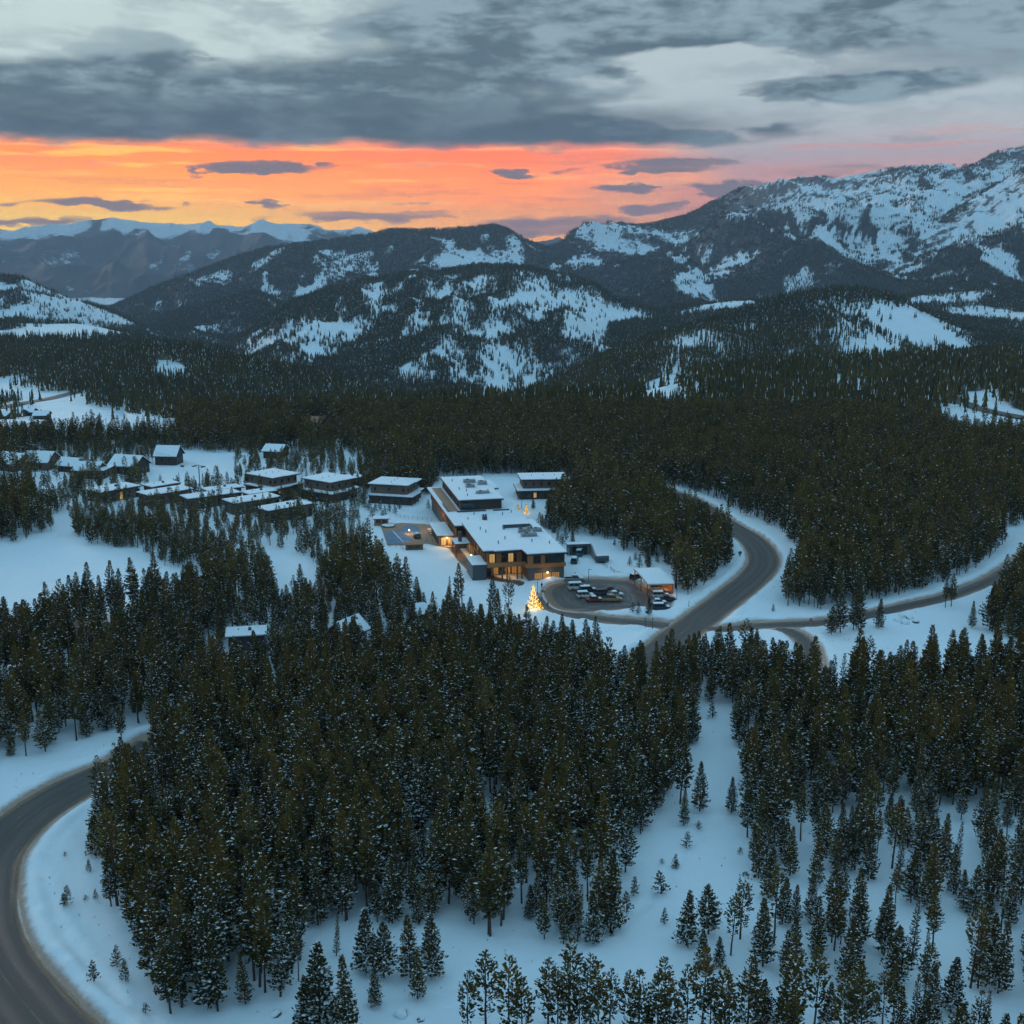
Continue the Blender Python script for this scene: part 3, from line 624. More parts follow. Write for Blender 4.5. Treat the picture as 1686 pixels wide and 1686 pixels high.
def kite(V, Fc, M, T, b, d, side, L, w, m, t):
    i = len(V); mid = b + d * (L * 0.45)
    V += [b, mid + side * w, b + d * L, mid - side * w]; Fc.append((i, i + 1, i + 2, i + 3)); M.append(m); T.append(t)
def crown_data(seed, h, r, z0, nb, ns, shape, size, psnow, gap=0.0, brown=0.3):
    R = np.random.default_rng(seed); V, Fc, M, T = [], [], [], []
    ga = R.uniform(0, 6.28); gaps = R.uniform(0, 1, 3)
    for k in range(nb):
        u = (k + R.uniform(0, 1)) / nb; u = u ** 0.92
        if gap and np.abs(gaps - u).min() < gap: continue
        z = z0 + (h * 0.985 - z0) * u
        if shape == 'spruce': pr = (1 - u) ** 0.92 * (0.6 + 0.4 * min(1, u * 9))
        elif shape == 'pine': pr = min(1, (1 - u) * 1.5) ** 0.95 * (0.6 + 0.4 * min(1, u * 5))
        elif shape == 'spire': pr = ((1 - u) ** 0.85) * (0.6 + .4 * min(1, u * 8))
        else: pr = min(1, (1 - u) * 1.6) ** 0.75 * (0.45 + 0.55 * min(1, u * 2.2))
        L = r * pr * R.uniform(0.6, 1.22) + 0.10
        ga += 2.399 + R.uniform(-0.5, 0.5)
        out = np.array([math.cos(ga), math.sin(ga), 0]); pitch = (-0.25 + 0.75 * u + R.uniform(-.15, .15)) if shape != 'tuft' else 0.15 + 0.5 * u
        tan = np.array([-out[1], out[0], 0]); root = np.array([0, 0, z])
        n = max(2, int(ns * (0.4 + 0.6 * pr) + 0.5))
        for j in range(n):
            s = (j + R.uniform(0.2, 0.9)) / n
            s = 0.18 + 0.82 * s
            if shape == 'tuft' and s < 0.38: continue
            c = root + out * (L * s) + np.array([0, 0, L * (pitch * s + 0.30 * s * s)]) + tan * R.uniform(-.28, .28) * L * s
            fan = R.uniform(-0.9, 0.9); d = out * math.cos(fan) + tan * math.sin(fan) + np.array([0, 0, 0.55 + R.uniform(-.3, .6)]); d /= np.linalg.norm(d)
            q = R.normal(size=3); sd = np.cross(d, q); sd /= np.linalg.norm(sd)
            Ls = size * R.uniform(0.7, 1.3) * (0.55 + 0.45 * pr)
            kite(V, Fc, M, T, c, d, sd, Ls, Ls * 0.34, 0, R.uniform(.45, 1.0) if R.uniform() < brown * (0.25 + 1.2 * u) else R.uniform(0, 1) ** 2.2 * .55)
            if R.uniform() < psnow * 0.50 * (1.38 - 1.2 * u):
                d2 = d.copy(); d2[2] *= 0.3; d2 /= np.linalg.norm(d2); s2 = np.cross(d2, [0, 0, 1.0]) + R.normal(size=3) * .25; s2 /= np.linalg.norm(s2)
                kite(V, Fc, M, T, c + d * Ls * .15 + np.array([0, 0, 0.05 + Ls * .12]), d2, s2, Ls * R.uniform(.8, 1.5), Ls * R.uniform(.26, .44), 1, 0)
    for a in (0, 2.1, 4.2):                                  # leader
        kite(V, Fc, M, T, np.array([0, 0, h * 0.93]), np.array([0, 0, 1.0]), np.array([math.cos(a), math.sin(a), 0]), h * 0.075, 0.10 * size / .5, 0, .5)
    return V, Fc, M, T
def crown_mesh(name, *a, **k):
    V, Fc, M, T = crown_data(*a, **k)
    me = bpy.data.meshes.new(name); me.from_pydata([tuple(v) for v in V], [], Fc)
    me.materials.append(M_needle); me.materials.append(M_tsnow)
    me.polygons.foreach_set('material_index', M)
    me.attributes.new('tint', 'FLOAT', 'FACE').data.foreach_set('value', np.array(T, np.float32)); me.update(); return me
def trunk_mesh(name, seed, h, r0, z0, n=6, twigs=14):
    R = np.random.default_rng(seed + 99); mb = MB()
    k = 5; off = np.cumsum(R.uniform(-.07, .07, (k + 1, 2)), axis=0); off -= off[0]
    P_ = [(off[i][0], off[i][1], -0.4 + (h * 0.95 + .4) * i / k) for i in range(k + 1)]
    for i in range(k): mb.cyl(P_[i], P_[i + 1], r0 * (1 - i / k) + .02, r0 * (1 - (i + 1) / k) + .02, n)
    for i in range(twigs):                                   # dead lower twigs and limbs into the crown
        z = R.uniform(0.12 * h, 0.85 * h); a = R.uniform(0, 6.28); L = R.uniform(.3, 1.0) * (1 if z < z0 else .8)
        mb.cyl((0, 0, z), (math.cos(a) * L, math.sin(a) * L, z + L * R.uniform(-.3, .3)), .03, .008, 3)
    return mb.mesh(name, M_bark)
# kinds: (h, crown radius, crown start, branches, sprays, shape, spray size, snow, gap, brown)
KIND = {
    'stand': [(13.0, 1.50, 2.8, 165, 11, 'pine', .46, .16, 0, .50), (11.8, 1.45, 2.0, 155, 11, 'pine', .46, .42, 0, .30), (14.0, 1.30, 4.4, 150, 11, 'pine', .46, .12, 0.012, .7), (10.8, 1.60, 1.0, 160, 11, 'pine', .46, .48, 0, .22), (9.0, 1.25, 1.4, 130, 10, 'pine', .44, .26, 0, .3)],
    'cone': [(10.5, 1.95, 0.4, 190, 13, 'spruce', .48, .40, 0, .28), (8.5, 1.75, 0.3, 165, 13, 'spruce', .46, .50, 0, .14), (12.0, 2.0, 0.7, 200, 13, 'spruce', .48, .28, 0, .5), (10.0, 2.1, 0.8, 170, 13, 'pine', .48, .34, 0, .35)],
    'spire': [(12.5, 1.05, 0.7, 150, 9, 'spire', .36, .3, 0, .25), (11.0, .95, 0.4, 135, 9, 'spire', .35, .2, 0, .15)],
    'tuft': [(13.0, 1.6, 4.2, 105, 12, 'tuft', .46, .12, 0.03, .6), (12.0, 1.45, 2.0, 115, 12, 'tuft', .46, .2, 0.03, .5), (14.0, 1.5, 5.5, 95, 12, 'tuft', .48, .10, 0.025, .7)],
    'snag': [(11.5, .9, 4.0, 34, 6, 'tuft', .34, .1, 0.05, 1.5), (10.0, 1.0, 6.0, 22, 5, 'tuft', .34, .1, 0.05, 2.0)],
    'sapling': [(2.2, .62, .1, 44, 6, 'spruce', .26, .22, 0, .1), (3.4, .9, .15, 60, 8, 'spruce', .30, .25, 0, .1), (1.2, .4, .05, 26, 4, 'spruce', .2, .1, 0, .1)],
}
HI, MID = {}, {}
sd = 0
for kn, vs_ in KIND.items():
    for a in vs_:
        sd += 1
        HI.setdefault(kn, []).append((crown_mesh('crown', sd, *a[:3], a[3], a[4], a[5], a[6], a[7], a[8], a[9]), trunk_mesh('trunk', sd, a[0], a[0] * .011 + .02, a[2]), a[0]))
        # middle distance: fewer, larger sprays, trunk and crown in one mesh
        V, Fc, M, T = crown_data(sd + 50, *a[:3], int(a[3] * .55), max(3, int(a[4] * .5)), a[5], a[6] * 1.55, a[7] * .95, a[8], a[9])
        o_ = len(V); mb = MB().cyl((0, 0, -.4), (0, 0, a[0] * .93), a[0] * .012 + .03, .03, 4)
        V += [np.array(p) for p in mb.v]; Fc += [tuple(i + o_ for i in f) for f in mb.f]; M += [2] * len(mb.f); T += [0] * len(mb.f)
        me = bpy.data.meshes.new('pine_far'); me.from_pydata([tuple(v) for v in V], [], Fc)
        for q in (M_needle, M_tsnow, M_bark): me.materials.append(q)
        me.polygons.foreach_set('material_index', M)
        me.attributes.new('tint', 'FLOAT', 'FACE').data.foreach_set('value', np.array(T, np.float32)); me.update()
        MID.setdefault(kn, []).append(bpy.data.objects.new('pine_far', me))
def low_trees(seed, n, spread, h0, h1, rr, snow=.035):
    """a handful of small far trees: ragged tiers of boughs with a little snow"""
    R = np.random.default_rng(seed); V, Fc, M, T = [], [], [], []
    for i in range(n):
        cx, cy = (R.uniform(-spread, spread, 2) if n > 1 else (0, 0)); h = R.uniform(h0, h1); r = rr * R.uniform(.8, 1.25); tn = R.uniform(0, .6 if n == 1 else .22)
        i0 = len(V); V += [np.array([cx + .15, cy, -1.5]), np.array([cx - .15, cy, -1.5]), np.array([cx, cy, h * .8])]; Fc.append((i0, i0 + 1, i0 + 2)); M.append(2); T.append(0)
        z = h * R.uniform(.05, .22); tiers = 4
        for k in range(tiers):
            u = k / tiers; rk = r * (1 - u * .8); zb = z + (h - z) * u; zt = zb + (h - z) / tiers * 1.7
            zt = min(zt, h); ns = 6; a0 = R.uniform(0, 6.28)
            for s in range(ns):
                a, b = a0 + 6.283 * s / ns, a0 + 6.283 * (s + .8) / ns; w = rk * R.uniform(.6, 1.25)
                i0 = len(V); V += [np.array([cx + math.cos(a) * w, cy + math.sin(a) * w, zb - R.uniform(0, .5)]), np.array([cx + math.cos(b) * w * .8, cy + math.sin(b) * w * .8, zb + R.uniform(-.3, .5)]), np.array([cx, cy, zt])]
                Fc.append((i0, i0 + 1, i0 + 2)); M.append(1 if R.uniform() < snow else 0); T.append(tn * R.uniform(.4, 1.2))
    me = bpy.data.meshes.new('far_pines'); me.from_pydata([tuple(v) for v in V], [], Fc)
    for q in (M_needle, M_tsnow, M_bark): me.materials.append(q)
    me.polygons.foreach_set('material_index', M)
    me.attributes.new('tint', 'FLOAT', 'FACE').data.foreach_set('value', np.array(T, np.float32)); me.update()
    return bpy.data.objects.new('far_pines', me)
LOW1 = [low_trees(300 + i, 1, 0, 10, 15, 1.5, .055) for i in range(5)]
LOW2 = [low_trees(340 + i, 2, 3.0, 9, 14, 1.5) for i in range(5)]
LOW4 = [low_trees(320 + i, 5, 5.5, 9, 14, 1.6) for i in range(5)]

def scatter(name, pts, rot, scl, var, sources, label):
    """one object whose points carry trees"""
    me = bpy.data.meshes.new(name); me.vertices.add(len(pts))
    me.vertices.foreach_set('co', np.asarray(pts, np.float32).ravel())
    ln_ = np.random.default_rng(len(pts)).normal(0, .03, (len(pts), 3)); ln_[:, 2] = rot
    me.attributes.new('turn', 'FLOAT_VECTOR', 'POINT').data.foreach_set('vector', ln_.astype(np.float32).ravel())
    me.attributes.new('size', 'FLOAT_VECTOR', 'POINT').data.foreach_set('vector', np.asarray(scl, np.float32).ravel())
    me.attributes.new('variant', 'INT', 'POINT').data.foreach_set('value', np.asarray(var, np.int32))
    me.update()
    o = link(name, me); tag(o, label, None, None, 'stuff'); o['category'] = 'forest'
    g = bpy.data.node_groups.new(name, 'GeometryNodeTree')
    g.interface.new_socket('Geometry', in_out='INPUT', socket_type='NodeSocketGeometry'); g.interface.new_socket('Geometry', in_out='OUTPUT', socket_type='NodeSocketGeometry')
    N = g.nodes.new; Lk = g.links.new
    gi, go, jn = N('NodeGroupInput'), N('NodeGroupOutput'), N('GeometryNodeJoinGeometry')
    def na(nm, ty):
        k = N('GeometryNodeInputNamedAttribute'); k.data_type = ty; k.inputs[0].default_value = nm; return k.outputs[0]
    tu, si, va = na('turn', 'FLOAT_VECTOR'), na('size', 'FLOAT_VECTOR'), na('variant', 'INT')
    er = N('FunctionNodeEulerToRotation'); Lk(tu, er.inputs[0])
    for i, s in enumerate(sources):
        cmpn = N('FunctionNodeCompare'); cmpn.data_type = 'INT'; cmpn.operation = 'EQUAL'; Lk(va, cmpn.inputs[2]); cmpn.inputs[3].default_value = i
        oi = N('GeometryNodeObjectInfo'); oi.inputs['Object'].default_value = s; oi.inputs['As Instance'].default_value = True
        ip = N('GeometryNodeInstanceOnPoints'); Lk(gi.outputs[0], ip.inputs['Points']); Lk(cmpn.outputs[0], ip.inputs['Selection'])
        Lk(oi.outputs['Geometry'], ip.inputs['Instance']); Lk(er.outputs[0], ip.inputs['Rotation']); Lk(si, ip.inputs['Scale'])
        Lk(ip.outputs[0], jn.inputs[0])
    Lk(jn.outputs[0], go.inputs[0])
    o.modifiers.new('trees', 'NODES').node_group = g
    return o

# ------------------------------------------------------------------ buildings
M_roofsnow = mat('roof_snow', (0.72, 0.82, 0.88), 0.8, 0.05, 0.4, 0.25)
M_dark = mat('dark_stained_boards', (0.050, 0.043, 0.038), 0.8, 0.35, 3.0)
M_grey = mat('weathered_grey_boards', (0.15, 0.11, 0.085), 0.85, 0.35, 3.0)
M_wood = mat('warm_cedar', (0.36, 0.15, 0.055), 0.7, 0.3, 3.0)
M_metal = mat('charcoal_metal', (0.075, 0.085, 0.095), 0.5, 0.15, 2.0, metal=0.3)
M_stone = mat('dark_stone', (0.11, 0.10, 0.095), 0.9, 0.5, 2.5, 0.6)
M_conc = mat('concrete', (0.26, 0.25, 0.24), 0.9, 0.2, 1.0)
M_fascia = mat('fascia', (0.040, 0.036, 0.034), 0.7, 0.2, 2.0)
M_glass = mat('dark_glass', (0.018, 0.030, 0.038), 0.12, 0.2, 0.5, spec=0.7)
M_frame = mat('window_frame', (0.03, 0.03, 0.03), 0.6, 0.1)
M_lit = mat('lit_window', (0.3, 0.2, 0.1), 0.5, 0.2, 0.8, emit=(1.0, 0.50, 0.16), es=0.42)
M_lit2 = mat('lit_amber', (0.3, 0.2, 0.1), 0.5, 0.2, 1.2, emit=(1.0, 0.38, 0.08), es=0.2)
M_lamp = mat('lamp_glow', (1, .8, .5), 0.5, 0.0, 1.0, emit=(1.0, 0.62, 0.22), es=12.0)
M_bulb = mat('fairy_light', (1, .8, .4), 0.5, 0.0, 1.0, emit=(1.0, 0.46, 0.06), es=4.5)
M_steel = mat('galvanised_steel', (0.30, 0.32, 0.33), 0.5, 0.2, 2.0, metal=0.5)
M_deck = mat('stone_paving', (0.34, 0.24, 0.17), 0.85, 0.3, 0.8)
M_pool = mat('pool_cover', (0.09, 0.20, 0.32), 0.6, 0.25, 0.4)
M_rust = mat('rusty_roof', (0.32, 0.19, 0.12), 0.9, 0.3, 0.8)
M_post = mat('timber_post', (0.16, 0.085, 0.045), 0.8, 0.3)

def window(parent, p, ax, w, h, lit=False, out=-1, bars=1):
    """a framed window on a wall; p = lower corner, ax = wall direction, out = side it faces"""
    d = 0.10 * out; mb = MB(); g = MB(); t = 0.09; x, y, z = p
    def bx(M, a0, a1, z0, z1, e0, e1):
        e0, e1 = sorted((e0, e1))
        if ax == 'x': M.box(x + a0, x + a1, y + e0, y + e1, z + z0, z + z1)
        else: M.box(x + e0, x + e1, y + a0, y + a1, z + z0, z + z1)
    bx(mb, 0, w, 0, t, -d * .2, d); bx(mb, 0, w, h - t, h, -d * .2, d); bx(mb, 0, t, t, h - t, -d * .2, d); bx(mb, w - t, w, t, h - t, -d * .2, d)
    for k in range(1, bars + 1): c = w * k / (bars + 1); bx(mb, c - .035, c + .035, t, h - t, -d * .2, d * .8)
    f = mb.build('window', M_frame, parent)
    bx(g, t, w - t, t, h - t, -d * .1, d * .35)
    g.build('pane', (M_lit if lit is True else lit) if lit else M_glass, f)
    return f
def roof(parent, poly, z, t=0.28, snow=0.34, name='roof', over=0.0, fall=0.0, m=None):
    zt = (lambda x, y: z + fall * (y - poly[0][1])) if not callable(fall) else fall
    r = MB().prism(poly, lambda x, y: zt(x, y), lambda x, y: zt(x, y) + t).build(name, m or M_fascia, parent)
    c = (sum(p[0] for p in poly) / len(poly), sum(p[1] for p in poly) / len(poly))
    inn = [(c[0] + (x - c[0]) * .985, c[1] + (y - c[1]) * .985) for x, y in poly]
    s = MB().prism(inn, lambda x, y: zt(x, y) + t - .02, lambda x, y: zt(x, y) + t + snow).build('roof_snow', M_roofsnow, r)
    bv = s.modifiers.new('soft', 'BEVEL'); bv.width = 0.12; bv.segments = 2
    return r
def rect(x0, x1, y0, y1): return [(x0, y0), (x1, y0), (x1, y1), (x0, y1)]
def frame3(A, B, C, z):
    """B = near roof corner, A = corner to its left, C = corner to its right; returns spot, turn, lengths along right and left sides"""
    a, b, c = at(*A, z), at(*B, z), at(*C, z)
    e1, e2 = c - b, a - b
    if e1.length >= e2.length: t = math.atan2(e1.y, e1.x)
    else: t = math.atan2(e2.y, e2.x) - math.pi / 2
    lc = e1.x * math.cos(t) + e1.y * math.sin(t); la = -e2.x * math.sin(t) + e2.y * math.cos(t)
    return Vector((b.x, b.y, 0)), t, max(abs(lc), 4), max(abs(la), 4)
def claim(o_loc, t, x0, x1, y0, y1, pad=1.5):
    c, s = math.cos(t), math.sin(t)
    BUILT.append([(o_loc.x + x * c - y * s, o_loc.y + x * s + y * c) for x, y in rect(x0 - pad, x1 + pad, y0 - pad, y1 + pad)])
def flat_cabin(A, B, C, z, label, lit=(), wall=None, group='long low cabins', fall=0.0):
    loc, t, L, W = frame3(A, B, C, z); W = max(min(W, 13.0), 6.5)
    o = thing('cabin', loc, t, label, 'cabin', group); claim(loc, t, 0, L, 0, W)
    MB().box(.5, L - .5, .5, W - .5, -.6, z - .02).build('wall', wall or M_grey, o)
    roof(o, rect(-.3, L + .3, -.3, W + .3), z, fall=fall)
    n = max(3, int(L / 3.2))
    for i in range(n): window(o, (1.2 + i * (L - 3) / max(1, n - 1), .5, .9 if i % 2 else .4), 'x', 1.1 if i % 2 else 1.5, z - 1.9 if i % 2 else z - 1.3, i in lit)
    for i in range(2): window(o, (.5, 1.2 + i * (W - 4), .5), 'y', 1.6, z - 1.4, False)
    ch = MB().box(L * .55, L * .55 + .7, W * .45, W * .45 + .7, z + .1, z + 1.25).build('chimney', M_metal, o)
    MB().cyl((L * .3, W * .6, z), (L * .3, W * .6, z + .95), .12, .12, 6).build('vent_pipe', M_metal, o)
    return o
def tall_cabin(A, B, C, label, lit=(), z=7.0):
    loc, t, L, W = frame3(A, B, C, z); W = max(min(W, 15.0), 8.0); L = min(L, 20.0) if L > W else max(L, 8.0)
    o = thing('cabin', loc, t, label, 'cabin', 'two-storey cabins'); claim(loc, t, -2.2, L + 2, -2.4, W)
    MB().box(.4, L - .4, .4, W - .4, 3.2, z - .02).build('upper_wall', M_grey, o)
    lo = MB().box(-1.2, L * .55, -1.6, W - .2, -.6, 3.08); lo.box(L * .55 + .001, L + .6, -.4, W - .6, -.6, 3.07); lo.build('lower_wall', M_dark, o)
    roof(o, [(-.6, -.6), (L * .48, -.6), (L * .5, -1.1), (L + .6, -1.1), (L + .6, W + .6), (-.6, W + .6)], z)
    roof(o, [(-2.2, -2.6), (L * .58, -2.6), (L * .62, -1.5), (L + 1.6, -1.5), (L + 1.6, W - .3), (-2.2, W - .3)], 3.15, .22, .42, 'lower_roof')
    n = max(4, int(L / 2.6))
    for i in range(n): window(o, (1.0 + i * (L - 2.6) / (n - 1), .4, 4.8), 'x', .95, 1.25, False)
    for i in range(3): window(o, (.4, 1.4 + i * (W - 4) / 2, 4.8), 'y', .95, 1.25, False)
    for i in range(4): window(o, (-.4 + i * L * .13, -1.6, .5), 'x', 1.25, 2.1, i in lit)
    for i in range(3): window(o, (-1.2, .4 + i * W * .3, .5), 'y', 1.5, 2.1, False)
    for i in range(3): window(o, (L * .62 + i * L * .12, -.4, .4), 'x', 1.2, 2.2, (10 + i) in lit)
    for i in range(3): MB().box(-1.9 + i * L * .28, -1.65 + i * L * .28, -2.4, -2.15, -.5, 3.14).build('post', M_post, o)
    for i in range(3): MB().cyl((L * (.25 + .25 * i), W * .5, z), (L * (.25 + .25 * i), W * .5, z + 1.1), .11, .11, 6).build('vent_pipe', M_metal, o)
    return o
tall_cabin((402, 780), (449, 788.5), (487, 780), 'two-storey grey cabin farthest left of the row behind the pool', lit=(1,))
tall_cabin((493.5, 787.5), (544, 796), (582, 787), 'middle two-storey grey cabin between the other two behind the pool')
tall_cabin((595, 797), (671, 801), (685.5, 790), 'long two-storey grey cabin nearest the lodge on its left', lit=(11,))
tall_cabin((843.4, 781.6), (859.5, 791), (935, 789.5), 'two-storey grey cabin behind the lodge on its right, one window lit', lit=(2,))
flat_cabin((132, 808), (165, 812.5), (231, 801), 4.2, 'low flat-roofed cabin at the left end of the row', lit=(2,))
flat_cabin((217, 813), (245, 817.5), (318, 806), 4.2, 'low flat-roofed cabin, second from the left in the row')
flat_cabin((290, 818), (309, 823), (396, 812), 4.2, 'low flat-roofed cabin, third from the left in the row')
flat_cabin((362, 824.5), (385, 830.5), (462, 819), 4.2, 'low flat-roofed cabin partly behind trees, fourth in the row')
flat_cabin((419, 837), (441.6, 843), (516, 830), 4.4, 'low flat-roofed cabin at the right end of the row, nearest the pool')
flat_cabin((236, 799), (250, 803.5), (296, 796), 4.0, 'low snow-roofed cabin behind the second one of the front row', lit=(1,), group='low cabins of the back row')
flat_cabin((328, 806), (342, 810), (400, 803), 4.0, 'low snow-roofed cabin behind the third one of the front row', group='low cabins of the back row')
flat_cabin((398, 811), (410, 815.5), (456, 809), 4.0, 'low snow-roofed cabin below the left tall cabin', lit=(0,), group='low cabins of the back row')
flat_cabin((147, 772), (170, 776.5), (188, 768), 3.6, 'small flat-roofed hut left of the lift clearing', group=None)
flat_cabin((362, 1044), (372, 1051), (438, 1047), 3.8, 'dark flat-roofed house among trees with an orange lit window', lit=(3,), wall=M_dark, group='houses hidden in the near woods')
flat_cabin((560, 786), (566, 790), (600, 786), 3.6, 'low snow-roofed annexe between two tall cabins', group=None)
flat_cabin((-10, 1112), (8, 1122), (50, 1108), 4.0, 'dark house with a thin snowy roof edge by the left frame', wall=M_dark, group='houses hidden in the near woods')
def gable(name, px, py, w, l, hw, hr, turn, label, m_roof=None, wall=None, lamp=False, snow=True, cat='house', group=None):
    p = at(px, py); o = thing(name, (p.x, p.y, 0), turn, label, cat, group); claim(p, turn, -w / 2, w / 2, -l / 2, l / 2)
    W, L = w / 2, l / 2
    mb = MB().side([(-L + .3, 0), (L - .3, 0)][::1] + [(L - .3, hw), (-L + .3, hw)], -W + .3, W - .3)
    # gable walls: ridge along y
    v = [(-W + .3, -L + .3, -.5), (W - .3, -L + .3, -.5), (W - .3, L - .3, -.5), (-W + .3, L - .3, -.5), (-W + .3, -L + .3, hw), (W - .3, -L + .3, hw), (W - .3, L - .3, hw), (-W + .3, L - .3, hw), (0, -L + .3, hr - .1), (0, L - .3, hr - .1)]
    MB().add(v, [(0, 1, 5, 8, 4), (2, 3, 7, 9, 6), (1, 2, 6, 5), (3, 0, 4, 7), (4, 8, 9, 7), (8, 5, 6, 9)]).build('wall', wall or M_dark, o)
    sl = (hr - hw) / W
    r = MB()
    for s in (-1, 1):
        a = [(0, hr), (s * (W + .5), hr - sl * (W + .5)), (s * (W + .5), hr - sl * (W + .5) + .22), (0, hr + .22)]
        if s > 0: a = a[::-1]
        r.add([(x, -L - .5, z) for x, z in a] + [(x, L + .5, z) for x, z in a], [(3, 2, 1, 0), (4, 5, 6, 7), (0, 1, 5, 4), (1, 2, 6, 5), (2, 3, 7, 6), (3, 0, 4, 7)])
    ro = r.build('roof', m_roof or M_fascia, o)
    if snow:
        for s in (-1, 1):
            a = [(s * .02, hr + .21), (s * (W + .4), hr - sl * (W + .4) + .21), (s * (W + .35), hr - sl * (W + .35) + .5), (s * .02, hr + .56)]
            if s > 0: a = a[::-1]
            MB().add([(x, -L - .4, z) for x, z in a] + [(x, L + .4, z) for x, z in a], [(3, 2, 1, 0), (4, 5, 6, 7), (0, 1, 5, 4), (1, 2, 6, 5), (2, 3, 7, 6), (3, 0, 4, 7)]).build('roof_snow', M_roofsnow, ro)
    MB().box(W * .3, W * .3 + .8, L * .1, L * .1 + .8, hr - sl * W * .5 - .3, hr + .9).build('chimney', M_metal, o)
    for i in range(3): window(o, (-W * .6 + i * W * .5, -L + .3, hw * .35), 'x', W * .32, hw * .42, False)
    for i in range(2): window(o, (-W + .3, -L * .5 + i * L * .7, hw * .35), 'y', 1.2, hw * .42, False)
    if lamp:
        la = MB().box(W * .25, W * .25 + .35, -L + .05, -L + .28, hw * .75, hw * .75 + .4).build('wall_lamp', M_lamp, o)
        pl = bpy.data.lights.new('wall_lamp_light', 'POINT'); pl.energy = 60; pl.color = (1, .55, .2); pl.shadow_soft_size = .15
        po = bpy.data.objects.new('wall_lamp_light', pl); po.location = (W * .3, -L - .3, hw * .8); po.parent = o; col.objects.link(po)
    return o
gable('ski_house', 26, 773, 12, 13, 3.6, 7.0, math.radians(62), 'gabled snow-roofed house at the far left edge below the lift', wall=M_grey, group='gabled houses by the lift')
gable('ski_house', 70, 772, 11, 12, 3.8, 7.4, math.radians(80), 'gabled snow-roofed house right of its twin at the left edge', wall=M_grey, group='gabled houses by the lift')
gable('ski_house', 214, 778, 11, 13, 3.6, 7.2, math.radians(72), 'snow-roofed house below the lift pylon with a long low wing', wall=M_dark, group='gabled houses by the lift')
gable('ski_house', 279, 763, 9, 10, 4.0, 7.6, math.radians(84), 'steep snow-roofed house left of the lift clearing', wall=M_dark, group='gabled houses by the lift')
gable('ski_house', 150, 785, 9, 11, 3.2, 6.0, math.radians(75), 'snow-roofed house between the small hut and the low row', wall=M_grey, group='gabled houses by the lift')
gable('ski_house', 118, 776, 8, 9, 3.0, 5.6, math.radians(70), 'small snow-roofed house right of the two at the left edge', wall=M_dark, group='gabled houses by the lift')
gable('ski_house', 455, 752, 10, 9, 3.2, 5.4, math.radians(78), 'snow-roofed house in the trees above the tall cabins', wall=M_dark, group='gabled houses by the lift')
gable('ski_house', 520, 703, 13, 10, 3.4, 5.6, math.radians(80), 'far house with a bare reddish roof above the forest', m_roof=M_rust, wall=M_wood, snow=False)
gable('house', 572, 1058, 6.5, 8, 3.0, 5.6, math.radians(-32), 'dark gabled house among trees with a bright wall lamp', lamp=True, group='houses hidden in the near woods')
gable('house', 152, 1062, 6.5, 8, 3.0, 5.4, math.radians(65), 'house with a bare tan roof by the frozen lake shore', m_roof=M_rust, wall=M_rust, snow=False, group='houses hidden in the near woods')
for i, (a, b, z_) in enumerate([(10, 690, -14), (30, 686, -15), (48, 684, -16), (70, 690, -13)]):
    q = ray(a, b); ys = np.linspace(620, 1400, 1500); zz = land(q[0] * ys, ys)[0]; k = np.argmax(zz > H + q[1] * ys)
    o = gable('far_house', a, b, 11, 10, 3.0, 5.4, math.radians(70 + 10 * i), ['tiny far snow-roofed house at the left edge by the valley road', 'second tiny far house from the left edge', 'third tiny far house from the left edge', 'tiny far house below the oval clearing'][i], wall=M_dark, group='far houses by the valley road')
    BUILT.pop(); o.location = (q[0] * ys[k], ys[k], zz[k])
# faceted snow roof among the near trees
p = at(692, 1026); o = thing('yurt_cabin', (p.x, p.y, 0), .35, 'small cabin with a faceted snowy roof among the trees before the lodge', 'cabin'); claim(p, .35, -4, 4, -4, 4)
ring = [(4.0 * math.cos(a), 3.2 * math.sin(a)) for a in [math.pi / 3 * k for k in range(6)]]
MB().prism([(x * .9, y * .9) for x, y in ring], -.5, 2.9).build('wall', M_dark, o)
v = [(x, y, 2.9) for x, y in ring] + [(-1.2, 0, 5.2), (1.2, 0, 5.2)]
MB().add(v, [(0, 1, 7), (1, 2, 6, 7), (2, 3, 6), (3, 4, 6), (4, 5, 7, 6), (5, 0, 7), (5, 4, 3, 2, 1, 0)]).build('roof', M_fascia, o)
MB().add([(x * .98, y * .98, z + .22) for x, y, z in v], [(0, 1, 7), (1, 2, 6, 7), (2, 3, 6), (4, 5, 7, 6), (5, 0, 7)]).build('roof_snow', M_roofsnow, o)
MB().add([(ring[3][0] * .99, ring[3][1] * .99, 2.98), (ring[4][0] * .99, ring[4][1] * .99, 2.98), (-1.2, 0, 5.3)], [(0, 1, 2)]).build('roof_panel', M_metal, o)

